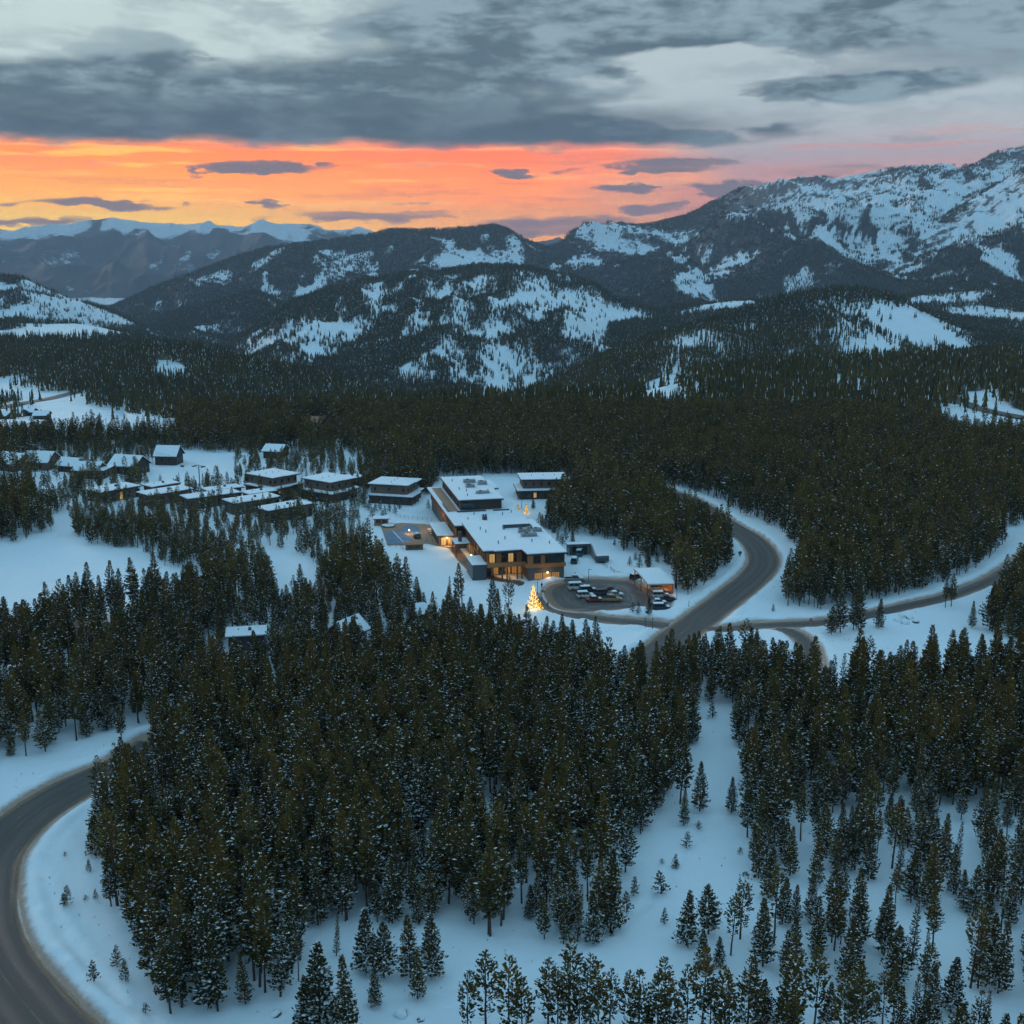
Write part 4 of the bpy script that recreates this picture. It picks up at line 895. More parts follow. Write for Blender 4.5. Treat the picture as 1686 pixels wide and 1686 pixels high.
# ------------------------------------------------------------------ the lodge
LO, LT = Vector((4.4, 312.5, 0)), math.radians(12)
lodge = thing('lodge', LO, LT, 'large flat-roofed lodge of dark stone and cedar, warmly lit, snow on its roofs', 'lodge')
claim(LO, LT, -19, 12, -2, 108, 3)
def lw(x, y, z=0.0): return Vector((LO.x + x * math.cos(LT) - y * math.sin(LT), LO.y + x * math.sin(LT) + y * math.cos(LT), z))
B_ = lambda name, m, *bs: [mb_ for mb_ in [MB()] if [mb_.box(*b) for b in bs]][0].build(name, m, lodge)
B_('stone_wall', M_stone, (.4, 10.7, .4, 40, -.5, 3.9), (-10.6, .39, 8.6, 40, -.5, 3.89), (-13.2, 8.6, 41.2, 99, -.5, 3.88))
B_('upper_wall', M_dark, (.3, 10.8, .3, 40.5, 3.95, 7.7), (-10.8, .29, 5.9, 40.5, 3.95, 7.69), (-13.4, 8.8, 41.6, 99.5, 3.94, 7.4))
B_('cedar_band', M_wood, (-.02, 11.1, -.06, .28, 3.9, 5.05), (-.3, -.03, -.06, 3.3, 3.9, 5.05), (-10.9, -.31, 3.0, 3.3, 3.9, 5.05), (-10.9, -10.6, 3.31, 5.88, 3.9, 5.05))
B_('balcony_floor', M_wood, (-10.88, -.32, 3.32, 8.5, 3.7, 3.92))
B_('cedar_wall', M_wood, (.0, 1.6, .02, .28, 5.06, 7.68), (3.9, 5.0, .02, .28, 5.06, 7.68), (-7.9, -6.4, 5.72, 5.88, 3.95, 7.6), (-1.9, -.4, 5.72, 5.88, 3.95, 7.6), (-10.7, -10.0, 5.72, 5.88, 3.95, 7.6))
B_('metal_box', M_metal, (-15.0, -11.0, 4.2, 14, -.5, 4.35)); roof(lodge, rect(-15.2, -10.9, 4.0, 14.2), 4.36, .12, .25, 'box_roof', m=M_metal)
for x in (-9.6, -6.6, -5.2, -2.2, -.9): MB().box(x - .17, x + .17, 3.2, 3.55, -.4, 3.7).build('column', M_post, lodge)
for i, x in enumerate((-10, -8.2, -6.4, -4.6, -2.8, -1.0)): window(lodge, (x, 8.6, .1), 'x', 1.5, 3.2, (None, M_lit2, None, M_lit2, M_lit2, M_lit2)[i], bars=1)
window(lodge, (1.7, .3, 5.25), 'x', 1.9, 2.1); window(lodge, (5.1, .3, 5.2), 'x', 2.8, 2.3, bars=2); window(lodge, (8.0, .3, 5.2), 'x', 2.6, 2.3, bars=2)
window(lodge, (.3, 1.6, 5.2), 'y', 1.9, 2.2)
for i, x in enumerate((2.0, 4.5, 7.0)): window(lodge, (x, .4, .35), 'x', 2.4, 2.0, M_lit2, bars=3)
window(lodge, (-9.9, 5.9, 4.4), 'x', 1.7, 2.7, True); window(lodge, (-6.3, 5.9, 4.6), 'x', 1.4, 2.2); window(lodge, (-4.4, 5.9, 4.4), 'x', 1.6, 2.7, True); window(lodge, (-2.7, 5.9, 4.6), 'x', .8, 2.2)
for i in range(9):                                      # long left side, upper storey
    window(lodge, (-10.8, 8.2 + i * 3.2, 4.9), 'y', 1.7, 2.0, i in (3,))
    B_('cedar_fin', M_wood, (-11.05, -10.82, 7.3 + i * 3.2, 7.75 + i * 3.2, 3.96, 7.6))
for i in range(8): window(lodge, (-10.6, 14.6 + i * 3.0, .3), 'y', 2.0, 3.1, M_lit2 if i in (4, 5, 6, 7) else None, bars=1)
for i in range(14):
    window(lodge, (-13.4, 42.5 + i * 3.9, 4.7), 'y', 2.2, 2.0, i in (6,))
    B_('cedar_fin', M_wood, (-13.7, -13.42, 41.7 + i * 3.9, 42.2 + i * 3.9, 3.95, 7.3))
for i in range(9): window(lodge, (-13.2, 42.5 + i * 3.3, .3), 'y', 2.3, 3.0, M_lit2 if i in (0, 1, 2) else None)
roof(lodge, [(-.6, 4.6), (-.2, -.9), (11.5, -.9), (11.3, 41.6), (-11.9, 41.6), (-11.9, 5.0), (-9.0, 5.0), (-8.6, 4.3)], 7.72, .36, .34)
roof(lodge, [(-14.6, 38.5), (-11.95, 38.5), (-11.95, 41.65), (9.6, 41.65), (9.8, 72), (8.4, 72), (8.4, 101), (-14.8, 101)], 7.42, .34, .34, 'rear_roof')
B_('penthouse_wall', M_dark, (-9.2, 4.6, 59.4, 98.6, 7.75, 11.2), (4.61, 6.2, 77, 90, 7.75, 11.19))
roof(lodge, [(-9.9, 58.6), (5.2, 58.6), (5.2, 76.2), (7.0, 76.2), (7.0, 90.8), (5.2, 90.8), (5.2, 99.6), (-9.9, 99.6)], 11.2, .32, .34, 'penthouse_roof')
window(lodge, (-8.6, 59.4, 8.3), 'x', 4.4, 2.3, bars=3); window(lodge, (-3.7, 59.4, 8.3), 'x', .8, 2.2); window(lodge, (4.61, 77.4, 8.6), 'y', 1.6, 2.0, True)
window(lodge, (4.7, 77, 8.4), 'x', 1.3, 2.3, True)
for i in range(9): window(lodge, (-9.2, 62 + i * 4.0, 8.3), 'y', 2.0, 2.3)
B_('parapet', M_metal, (-10.8, -1.2, 56.6, 56.9, 7.7, 8.6), (1.2, 6.6, 56.6, 56.9, 7.7, 8.5), (-13.6, -13.3, 58, 70, 7.7, 8.6))
B_('roof_terrace', M_deck, (-13.2, -9.9, 58, 98, 8.06, 8.14))
# pool-side wing with a low roof
B_('pool_wing', M_grey, (-18.6, -13.8, 45, 62, -.4, 3.2)); roof(lodge, rect(-19.2, -13.75, 44.2, 63), 3.22, .25, .3, 'wing_roof')
for i in range(4): window(lodge, (-18.6, 46 + i * 4, .4), 'y', 2.2, 2.4)
for i in range(2): window(lodge, (-17.9 + i * 2.2, 45, .3), 'x', 1.6, 2.6, True)
roof(lodge, rect(-15.8, -11.0, 30.2, 38.3), 4.0, .25, .02, 'porch_roof')
for y in (30.6, 37.8): MB().box(-15.6, -15.25, y - .18, y + .18, -.4, 4.0).build('column', M_post, lodge)
MB().box(-14.2, -13.2, 33, 34.2, 4.2, 7.3).build('chimney', M_stone, lodge)
for x, y, z, e in ((-13.5, 33.5, 3.5, 300), (-16.2, 43.6, 2.9, 300), (-5, 5.5, 3.3, 160), (5.5, -1.2, 2.6, 60), (-12.6, 20, 3.2, 60)):
    lp = MB().box(x - .16, x + .16, y - .16, y + .16, z, z + .22).build('lamp', M_lamp, lodge)
    pl = bpy.data.lights.new('lamp_light', 'POINT'); pl.energy = e; pl.color = (1, .55, .2); pl.shadow_soft_size = .25
    po = bpy.data.objects.new('lamp_light', pl); po.location = (x, y, z - .35); po.parent = lodge; col.objects.link(po)
# things on the roof
def hvac(x, y, z, w, d, h):
    u = MB().box(x, x + w, y, y + d, z, z + h).build('roof_unit', M_steel, lodge)
    MB().cyl((x + w * .35, y + d * .5, z + h), (x + w * .35, y + d * .5, z + h + .22), min(w, d) * .3, min(w, d) * .3, 10).build('fan', M_metal, u)
    MB().box(x - .3, x + w + .3, y - .3, y - .12, z + .15, z + .3).build('pipe', M_steel, u)
ZA, ZB, ZC = 8.4, 8.08, 11.84
for q in ((2.6, 23.5, ZA, 2.2, 1.6, 1.2), (5.4, 25, ZA, 1.2, 1.2, 1.5), (7.2, 24, ZA, 2.6, 1.6, 1.0), (2.4, 18.4, ZA, 4.6, 1.8, 1.0), (1.0, 82, ZC, 3, 2, 1.2), (-3.5, 86, ZC, 4.2, 2, 1.1), (-4, 78, ZC, 3, 2.4, .9), (-2.5, 67, ZC, 4.5, 1.6, .8)): hvac(*q)
B_('roof_screen', M_metal, (-1.0, 7.6, 30.4, 30.6, ZA, ZA + 1.1), (7.4, 7.6, 27.2, 30.39, ZA, ZA + 1.1), (-1.0, -.8, 28.6, 30.39, ZA, ZA + 1.0))
for x, y, z in ((-6, 12, ZA), (-3, 17, ZA), (-7, 26, ZA), (8.5, 9, ZA), (4, 12, ZA), (-8, 30, ZA), (-9, 46, ZB), (-4, 48, ZB), (-2.6, 48.4, ZB), (3, 50, ZB), (6.5, 53, ZB), (-6, 52, ZB), (-7, 75, ZC), (-5, 72, ZC), (-6, 64, ZC), (-7, 90, ZC), (2, 70, ZC)):
    MB().cyl((x, y, z - .2), (x, y, z + .9), .14, .14, 6).build('vent_pipe', M_metal, lodge)
MB().box(-4.6, -3.2, 44.0, 45.2, ZB, ZB + 1.0).cyl((-4.2, 44.6, ZB + 1), (-4.2, 44.6, ZB + 1.8), .25, .25, 8).cyl((-3.6, 44.6, ZB + 1), (-3.6, 44.6, ZB + 1.8), .25, .25, 8).build('chimney_stack', M_metal, lodge)

# ------------------------------------------------------------------ pool terrace
def ground_poly(name, pts, z, m, label=None, kind='structure'):
    w = gpx(pts); mb = MB().prism(w, z - .3, z); o = mb.build(name, m); o['kind'] = kind
    if label: o['label'] = label
    return o
deck = ground_poly('terrace', [(627, 866), (662, 862), (700, 864), (716, 868), (730, 886), (752, 900), (740, 903), (702, 895), (666, 898), (638, 898)], .30, M_deck, 'heated stone terrace round the pool')
claimpoly = gpx([(600, 845), (720, 845), (760, 905), (640, 915), (600, 870)]); BUILT.append(claimpoly)
def flatthing(name, pts, z, h, m, label, cat, rim=None, group=None):
    w = [at(*p, z) for p in pts]; c = sum(w, Vector()) / len(w); c.z = z
    o = thing(name, c, 0, label, cat, group); loc = [(p.x - c.x, p.y - c.y) for p in w]
    MB().prism(loc, 0.0, h).build('water', m, o)
    if rim:
        r = MB(); n = len(loc); out = [(x * 1.07, y * 1.07) for x, y in loc]
        for i in range(n):
            a, b, c2, d = loc[i], loc[(i + 1) % n], out[(i + 1) % n], out[i]
            r.add([(*a, 0), (*b, 0), (*c2, 0), (*d, 0), (*a, h + .08), (*b, h + .08), (*c2, h + .08), (*d, h + .08)], [(4, 5, 6, 7), (0, 1, 5, 4), (2, 3, 7, 6), (1, 2, 6, 5), (3, 0, 4, 7), (3, 2, 1, 0)])
        r.build('coping', rim, o)
    return o
o = flatthing('swimming_pool', [(633, 877), (658, 873.5), (681, 892), (640, 896)], .3, .06, M_pool, 'blue rectangular swimming pool with strips of its cover', 'pool', M_conc)
pc = [at(*q, .3) - o.location for q in ((633, 877), (658, 873.5), (681, 892), (640, 896))]
for k in range(1, 6):
    a, b = pc[0].lerp(pc[3], k / 6), pc[1].lerp(pc[2], k / 6)
    if k != 3: MB().cyl((a.x, a.y, .09), (b.x, b.y, .09), .10, .10, 6).build('cover_batten', M_steel, o)
a, b = pc[0].lerp(pc[1], .55), pc[3].lerp(pc[2], .6); MB().cyl((a.x, a.y, .1), (b.x, b.y, .1), .14, .14, 6).build('lane_divider', M_roofsnow, o)
flatthing('spa_pool', [(662 + 14 + 15 * math.cos(t), 872 + 6.2 * math.sin(t)) for t in np.linspace(0, 6.28, 13)[:-1]], .3, .07, M_pool, 'rounded blue spa pool behind the rectangular pool', 'pool', M_conc)
flatthing('hot_tub', [(639 + 11 * math.cos(t), 866.5 + 2.8 * math.sin(t)) for t in np.linspace(0, 6.28, 15)[:-1]], .3, .45, M_roofsnow, 'round hot tub with a snowy lid beside the pool hut', 'hot tub', M_grey)
p = at(628, 864); hut = thing('pool_hut', (p.x, p.y, 0), .1, 'small wooden pool hut with a snowy flat roof', 'hut')
MB().box(-2.4, 2.4, -1.5, 1.5, -.3, 2.3).build('wall', M_wood, hut); roof(hut, rect(-2.9, 2.9, -2.0, 2.0), 2.3, .15, .3); window(hut, (-1.8, -1.5, .8), 'x', 1.6, 1.2); window(hut, (.3, -1.5, .8), 'x', 1.6, 1.2)
p = at(682, 904); bar = thing('pool_bar', (p.x, p.y, 0), .15, 'low timber bar shed in the snow before the pool', 'shed')
MB().box(-2.7, 2.7, -1.2, 1.2, -.3, 1.7).build('wall', M_grey, bar); MB().box(-2.9, 2.9, -1.45, 1.45, 1.7, 1.88).build('counter_roof', M_wood, bar)
for x in (-1.9, .1): window(bar, (x, -1.2, .5), 'x', 1.7, .9)
p = at(687, 888); rk = thing('rock_fountain', (p.x, p.y, .3), 0, 'snow-capped boulder feature lit at the pool corner', 'boulder')
bm = bmesh.new(); bmesh.ops.create_icosphere(bm, subdivisions=2, radius=1.3)
for v_ in bm.verts: v_.co *= 1 + .25 * math.sin(v_.co.x * 5) * math.cos(v_.co.y * 4 + v_.co.z * 3); v_.co.z *= .9
me = bpy.data.meshes.new('rock'); bm.to_mesh(me); bm.free(); me.materials.append(M_stone); q = link('rock', me, rk); q.location = (0, 0, .7)
MB().cyl((0, 0, 1.75), (0, 0, 2.1), .9, .5, 9).build('snow_cap', M_roofsnow, rk)
def lamp_thing(name, px, py, h, label, e=120, head=.16, z=0, group=None):
    p = at(px, py, z); o = thing(name, (p.x, p.y, z), 0, label, 'lamp', group)
    MB().cyl((0, 0, -.3), (0, 0, h), .055, .045, 6).build('post', M_metal, o); MB().box(-head, head, -head, head, h, h + head * 1.6).build('lantern', M_lamp if e else M_metal, o)
    if e:
        pl = bpy.data.lights.new('lantern_light', 'POINT'); pl.energy = e; pl.color = (1, .56, .22); pl.shadow_soft_size = .15
        po = bpy.data.objects.new('lantern_light', pl); po.location = (0, -.05, h + head * 2.2); po.parent = o; col.objects.link(po)
    return o
lamp_thing('terrace_lamp', 674, 878, .9, 'low glowing lamp between the spa and the pool', 380, .12, .3)
lamp_thing('terrace_lamp', 722, 874, 1.2, 'lamp warming the terrace by the loungers', 900, .12, .3)
lamp_thing('terrace_lamp', 741, 893, 1.3, 'lamp at the lodge corner of the terrace', 700, .12, .3)
def lounger():
    o = thing('sun_lounger', (0, 0, 0), 0, '', 'lounger', 'snowy loungers on the terrace')
    MB().box(-.9, .5, -.33, .33, .26, .36).build('seat', M_grey, o); MB().side([(-.33, .3), (.33, .3), (.33, .36), (-.33, .36)], .5, 1.0).build('foot', M_grey, o)
    MB().add([(-.9, -.33, .32), (-.9, .33, .32), (-1.5, .33, .8), (-1.5, -.33, .8), (-.9, -.33, .40), (-.9, .33, .40), (-1.5, .33, .88), (-1.5, -.33, .88)], [(0, 1, 2, 3), (7, 6, 5, 4), (0, 4, 5, 1), (1, 5, 6, 2), (2, 6, 7, 3), (3, 7, 4, 0)]).build('backrest', M_grey, o)
    MB().box(-.86, .95, -.31, .31, .365, .52).build('snow_cover', M_roofsnow, o)
    for x in (-.8, .8):
        for y in (-.28, .28): MB().box(x - .03, x + .03, y - .03, y + .03, -.05, .26).build('leg', M_metal, o)
    return o
l0 = lounger()
for i, (a, b) in enumerate([(707, 873), (709, 877), (712, 880.5), (717, 876), (721, 880), (724, 884)]):
    o = l0 if i == 0 else copy_tree(l0); p = at(a, b, .3); o.location = p; o.rotation_euler.z = .4
    o['label'] = ['backmost lounger of the left row on the terrace', 'middle lounger of the left row on the terrace', 'front lounger of the left row on the terrace', 'backmost lounger of the right row by the lodge', 'middle lounger of the right row by the lodge', 'front lounger of the right row by the lodge'][i]
def fence(name, pts, label, h=1.2, step=1.6, m=None):
    w = [at(*p) for p in pts]; o = thing(name, w[0], 0, label, 'fence'); m = m or M_metal
    for a, b in zip(w[:-1], w[1:]):
        n = max(2, int((b - a).length / step))
        for i in range(n + 1):
            q = a.lerp(b, i / n) - w[0]; MB().cyl((q.x, q.y, -.3), (q.x, q.y, h), .05, .05, 5).build('post', m, o)
        for z in (.35, .75, h - .05):
            p0, p1 = a - w[0], b - w[0]; MB().cyl((p0.x, p0.y, z), (p1.x, p1.y, z), .022, .022, 4).build('rail', m, o)
    return o
fence('terrace_fence', [(652, 852), (680, 855), (711, 858)], 'thin fence behind the spa pool')
fence('terrace_fence', [(702, 892), (722, 895), (741, 900)], 'thin fence between the terrace and the snowy lawn')
fence('pool_fence', [(633, 900), (660, 902), (664, 904)], 'thin fence along the near side of the pool')
fence('lot_fence', [(1005, 938), (1012, 944), (1030, 949), (1041, 950)], 'low dark fence curving above the car park', 1.0, 1.3)
fence('lot_fence', [(985, 925), (992, 930), (1000, 936)], 'short dark fence below the black trailer', 1.0, 1.3)

# ------------------------------------------------------------------ garage ramp, carport
p = at(938, 921); g = thing('garage_entrance', (p.x, p.y, 0), math.radians(8), 'concrete garage entrance beside the lodge with a dark mouth', 'garage'); claim(p, 0, -1, 9, -4, 8)
MB().box(0, 7.2, 5.0, 5.5, -.3, 3.4).build('back_wall', M_conc, g); MB().box(7.2, 7.6, -4, 5.5, -.3, lambda: 3) if False else None
MB().side([(-4.2, -.3), (5.5, -.3), (5.5, 3.3), (2.5, 3.2), (-4.2, 1.0)], 7.2, 7.65).build('side_wall', M_conc, g)
MB().box(1.0, 6.4, 4.85, 4.99, -.2, 2.7).build('door', M_glass, g); roof(g, rect(-.2, 7.1, 3.6, 5.9), 3.42, .2, .3)
p0 = [at(1043, 941, 3.6), at(1067, 963.5, 3.2), at(1110, 962, 3.2), at(1086, 940, 3.6)]
cx0 = sum(p0, Vector()) / 4; cp = thing('carport', (cx0.x, cx0.y, 0), 0, 'open carport with a long snowy curved roof, lit warm underneath', 'carport')
BUILT.append([(q.x, q.y) for q in (at(1036, 940, 0), at(1060, 980, 0), at(1120, 985, 0), at(1095, 940, 0))])
q4 = [Vector((q.x - cx0.x, q.y - cx0.y, 0)) for q in p0]
rf, rs = MB(), MB(); NS = 8
pr = []
for i in range(NS + 1):
    t = i / NS; a, b = q4[0].lerp(q4[1], t), q4[3].lerp(q4[2], t); z = 4.1 - 1.0 * t * t
    pr.append((a, b, z))
for (a, b, z), (c, d, z2) in zip(pr[:-1], pr[1:]):
    rf.add([(c.x, c.y, z2), (d.x, d.y, z2), (b.x, b.y, z), (a.x, a.y, z), (c.x, c.y, z2 + .22), (d.x, d.y, z2 + .22), (b.x, b.y, z + .22), (a.x, a.y, z + .22)], [(3, 2, 1, 0), (4, 5, 6, 7), (0, 1, 5, 4), (1, 2, 6, 5), (2, 3, 7, 6), (3, 0, 4, 7)])
    rs.add([(c.x, c.y, z2 + .23), (d.x, d.y, z2 + .23), (b.x, b.y, z + .23), (a.x, a.y, z + .23), (c.x, c.y, z2 + .52), (d.x, d.y, z2 + .52), (b.x, b.y, z + .52), (a.x, a.y, z + .52)], [(3, 2, 1, 0), (4, 5, 6, 7), (0, 1, 5, 4), (1, 2, 6, 5), (2, 3, 7, 6), (3, 0, 4, 7)])
r = rf.build('roof', M_wood, cp); rs.build('roof_snow', M_roofsnow, r)
for t in (.05, .5, .95):
    for a in (q4[0].lerp(q4[1], t), q4[3].lerp(q4[2], t), (q4[0].lerp(q4[1], t)).lerp(q4[3].lerp(q4[2], t), .5)):
        a = a * .96; MB().box(a.x - .12, a.x + .12, a.y - .12, a.y + .12, -.3, 4.05 - t * t).build('post', M_post, cp)
a, b = q4[3] * .95, q4[2] * .95
MB().add([(a.x, a.y, -.3), (b.x, b.y, -.3), (b.x, b.y, 3.0), (a.x, a.y, 3.6), (a.x + .15, a.y, -.3), (b.x + .15, b.y, -.3), (b.x + .15, b.y, 3.0), (a.x + .15, a.y, 3.6)], [(0, 1, 2, 3), (7, 6, 5, 4), (3, 2, 6, 7), (0, 4, 5, 1), (1, 5, 6, 2), (3, 7, 4, 0)]).build('side_wall', M_wood, cp)
for k in (.3, .85):
    a = (q4[0].lerp(q4[1], k)).lerp(q4[3].lerp(q4[2], k), .6)
    MB().box(a.x - .14, a.x + .14, a.y - .14, a.y + .14, 2.85, 3.0).build('lamp', M_lamp, cp)
    pl = bpy.data.lights.new('lamp_light', 'POINT'); pl.energy = 130; pl.color = (1, .5, .18); pl.shadow_soft_size = .25
    po = bpy.data.objects.new('lamp_light', pl); po.location = (a.x, a.y, 2.6); po.parent = cp; col.objects.link(po)

# ------------------------------------------------------------------ vehicles
M_tyre = mat('tyre', (0.02, 0.02, 0.02), 0.9, .1); M_rim = mat('wheel_rim', (0.25, 0.25, 0.26), .4, .1, metal=.6)
M_head = mat('headlamp', (0.6, 0.62, 0.65), .2, .05); M_tail = mat('tail_lamp', (0.25, 0.02, 0.02), .3, .05)
def car(kind, body, snow=False):
    """side-on along x, nose at +x"""
    o = thing('parked_car', (0, 0, 0), 0, '', 'car', 'cars in the car park')
    L, W, hh = {'suv': (4.8, 1.9, 1.78), 'sedan': (4.6, 1.8, 1.46), 'pickup': (5.6, 1.95, 1.85), 'van': (5.3, 2.0, 2.1)}[kind]
    hb = hh * .57; x0, x1 = -L / 2, L / 2
    prof = [(x0, .38), (x0 + .05, hb * .92), (x0 + .15, hb), (x1 - 1.25, hb), (x1 - .2, hb * .86), (x1, hb * .68), (x1 - .03, .36), (x1 - .3, .3), (x0 + .3, .3)]
    def slab(p, w, w2=None):
        w2 = w2 or w; n = len(p)
        v = [(x, -w / 2, z) for x, z in p] + [(x, w2 / 2, z) for x, z in p]
        return MB().add(v, [tuple(range(n)), tuple(range(2 * n - 1, n - 1, -1))] + [(i, n + i, n + (i + 1) % n, (i + 1) % n) for i in range(n)])
    b = slab(prof[::-1], W).build('body', body, o); bv = b.modifiers.new('soft', 'BEVEL'); bv.width = .07; bv.segments = 2
    c0, c1, f0, f1 = {'suv': (x0 + .05, x0 + .25, x1 - 1.9, x1 - 1.15), 'sedan': (x0 + .75, x0 + 1.4, x1 - 2.0, x1 - 1.2), 'pickup': (x0 + 2.0, x0 + 2.15, x1 - 2.2, x1 - 1.45), 'van': (x0 + .03, x0 + .12, x1 - 1.7, x1 - .75)}[kind]
    def cab(e, z1):
        w, t = W * .92 + e, W * .78 + e; y = lambda k: k / 2
        v = [(c0 - e, -y(w), hb - .02), (f1 + e, -y(w), hb - .02), (f1 + e, y(w), hb - .02), (c0 - e, y(w), hb - .02), (c1 - e, -y(t), z1), (f0 + e, -y(t), z1), (f0 + e, y(t), z1), (c1 - e, y(t), z1)]
        return v
    Fq = [(3, 2, 1, 0), (4, 5, 6, 7), (0, 1, 5, 4), (1, 2, 6, 5), (2, 3, 7, 6), (3, 0, 4, 7)]
    MB().add(cab(0, hh - .06), Fq).build('windows', M_glass, o)
    MB().box(c1 - .05, f0 + .08, -W * .40, W * .40, hh - .07, hh).build('roof', body, o)
    for k in (.02, .36, .68, .97):                        # pillars
        xb, xt = c0 + (f1 - c0) * k, c1 + (f0 - c1) * k
        for s in (-1, 1): MB().cyl((xb, s * W * .462, hb), (xt, s * W * .392, hh - .04), .045, .045, 4).build('pillar', body, o)
    if kind == 'pickup':
        MB().box(x0 + .12, x0 + 1.95, -W * .42, W * .42, hb - .01, hb + .02).build('bed', M_tyre, o)
    for sx in (x0 + L * .19, x1 - L * .18):
        for s in (-1, 1):
            w = MB().cyl((sx, s * (W / 2 - .22), .34), (sx, s * (W / 2 + .02), .34), .35, .35, 14).build('wheel', M_tyre, o)
            MB().cyl((sx, s * (W / 2 + .021), .34), (sx, s * (W / 2 + .035), .34), .2, .2, 10).build('rim', M_rim, w)
    for s in (-1, 1):
        MB().box(x1 - .10, x1 + .015, s * W * .36 - .18, s * W * .36 + .18, hb * .70, hb * .82).build('headlight', M_head, o)
        MB().box(x0 - .015, x0 + .08, s * W * .40 - .10, s * W * .40 + .10, hb * .66, hb * .88).build('tail_light', M_tail, o)
        MB().box(f1 - .35, f1 - .18, s * (W / 2 + .09) - .09, s * (W / 2 + .09) + .09, hb + .02, hb + .17).build('mirror', body, o)
    MB().box(x1 - .02, x1 + .05, -W * .46, W * .46, .34, .52).box(x0 - .05, x0 + .02, -W * .46, W * .46, .34, .52).build('bumper', M_tyre, o)
    if snow: MB().box(c1, f0, -W * .38, W * .38, hh + .002, hh + .11).build('snow_cover', M_roofsnow, o); MB().box(f1 + .05, x1 - .35, -W * .4, W * .4, hb - .02, hb + .05).build('hood_snow', M_roofsnow, o)
    return o
def paint(n, c): return mat('paint_' + n, c, .3, .06, .5, spec=.5)
CARS = [  # kind, paint, px, py, heading, snow, label
    ('van', ('white', (.55, .57, .58)), 951, 970, 8, True, 'big white van with snow on its roof at the left end of the car park'),
    ('suv', ('black', (.02, .022, .025)), 968, 974, 12, True, 'black car right behind the big white van'),
    ('suv', ('white', (.55, .57, .58)), 964, 983, 10, True, 'white snow-topped car left of the red car'),
    ('sedan', ('red', (.30, .025, .02)), 979, 989, 8, True, 'red car in the front row of the car park'),
    ('suv', ('charcoal', (.04, .045, .05)), 994, 979, 10, False, 'charcoal car behind the tan pickup'),
    ('pickup', ('tan', (.33, .22, .11)), 1007, 989, 3, False, 'tan pickup in the front row of the car park'),
    ('sedan', ('silver', (.33, .36, .38)), 1013, 981, 4, True, 'silver snow-topped car behind the tan pickup'),
    ('sedan', ('maroon', (.10, .03, .03)), 1005, 973, 6, False, 'dark maroon car at the back of the cluster'),
    ('pickup', ('grey', (.24, .25, .25)), 946, 956, 5, True, 'grey pickup near the lodge front'),
    ('suv', ('black', (.02, .022, .025)), 1050, 953, 30, True, 'black car beside the carport\'s left end'),
    ('suv', ('silver', (.33, .36, .38)), 1084, 971, 0, False, 'silver car parked under the carport'),
    ('sedan', ('charcoal', (.04, .045, .05)), 1090, 978, 2, False, 'charcoal car just in front of the carport'),
    ('suv', ('white', (.55, .57, .58)), 1088, 983, 2, True, 'white car in the right row below the carport'),
    ('pickup', ('black', (.02, .022, .025)), 1096, 990, 2, False, 'black pickup in the right row below the carport'),
    ('sedan', ('slate', (.10, .12, .14)), 1084, 994, 2, True, 'slate car second from the front in the right row'),
    ('suv', ('navy', (.02, .035, .06)), 1089, 1003, 2, True, 'navy car at the front of the right row'),
    ('suv', ('green', (.03, .10, .07)), 946, 926, 80, True, 'dark green car by the garage entrance'),
    ('van', ('teal', (.05, .14, .16)), 955, 914, 75, True, 'teal van inside the garage entrance'),
    ('suv', ('silver', (.33, .36, .38)), 1424, 1122, 15, True, 'snow-covered car half hidden by trees right of the junction'),
]
proto = {}
for kind, (pn_, pc_), a, b, hd, sn, lb in CARS:
    key = (kind, pn_, sn)
    if key not in proto: proto[key] = o = car(kind, paint(pn_, pc_), sn)
    else: o = copy_tree(proto[key])
    p = at(a, b); o.location = (p.x, p.y, -.10 if 948 < b < 1006 else .03); o.rotation_euler = (0, 0, math.radians(hd)); o['label'] = lb
    if kind == 'pickup': o.name = 'pickup_truck'
    if kind == 'van': o.name = 'van'
BUILT.append(gpx([(1405, 1100), (1445, 1100), (1445, 1135), (1400, 1140)]))
# black covered trailer in the snow
p = at(991, 926); o = thing('trailer', (p.x, p.y, 0), .2, 'black covered trailer standing in the snow above the car park', 'trailer')
MB().side([(-1.1, .5), (1.1, .5), (1.1, 1.7), (.7, 2.2), (-.7, 2.2), (-1.1, 1.7)], -1.9, 1.9).build('box', M_metal, o)
for s in (-1, 1): MB().cyl((.2, s * 1.1, .4), (.2, s * 1.25, .4), .38, .38, 12).build('wheel', M_tyre, o)
MB().cyl((1.9, 0, .6), (3.2, 0, .5), .06, .06, 6).build('drawbar', M_metal, o); MB().box(-1.8, 1.8, -.7, .7, 2.2, 2.32).build('snow_cover', M_roofsnow, o)

# ------------------------------------------------------------------ posts, signs, lift
def post(name, px, py, h, label, cat='post', arm=False):
    p = at(px, py); o = thing(name, (p.x, p.y, 0), 0, label, cat)
    MB().cyl((0, 0, -.4), (0, 0, h), .09, .07, 7).build('pole', M_metal, o)
    MB().box(-.08, .75 if arm else .2, -.1, .1, h, h + .13).build('lamp_head', M_metal, o); MB().cyl((0, 0, -.1), (0, 0, .25), .16, .14, 7).build('base', M_conc, o)
    return o
post('lamp_post', 885, 978, 4.0, 'thin lamp post left of the car park by the lit tree', 'lamp', True)
post('lamp_post', 969, 956, 3.2, 'thin lamp post at the back of the car park', 'lamp', True)
post('lamp_post', 1114, 992, 5.2, 'lamp post at the right end of the car park', 'lamp', True)
post('sign_post', 1074, 1041, 3.6, 'tall post at the mouth of the drive', 'post'); post('sign_post', 1062, 1038, 3.0, 'shorter post left of the tall one by the drive', 'post')
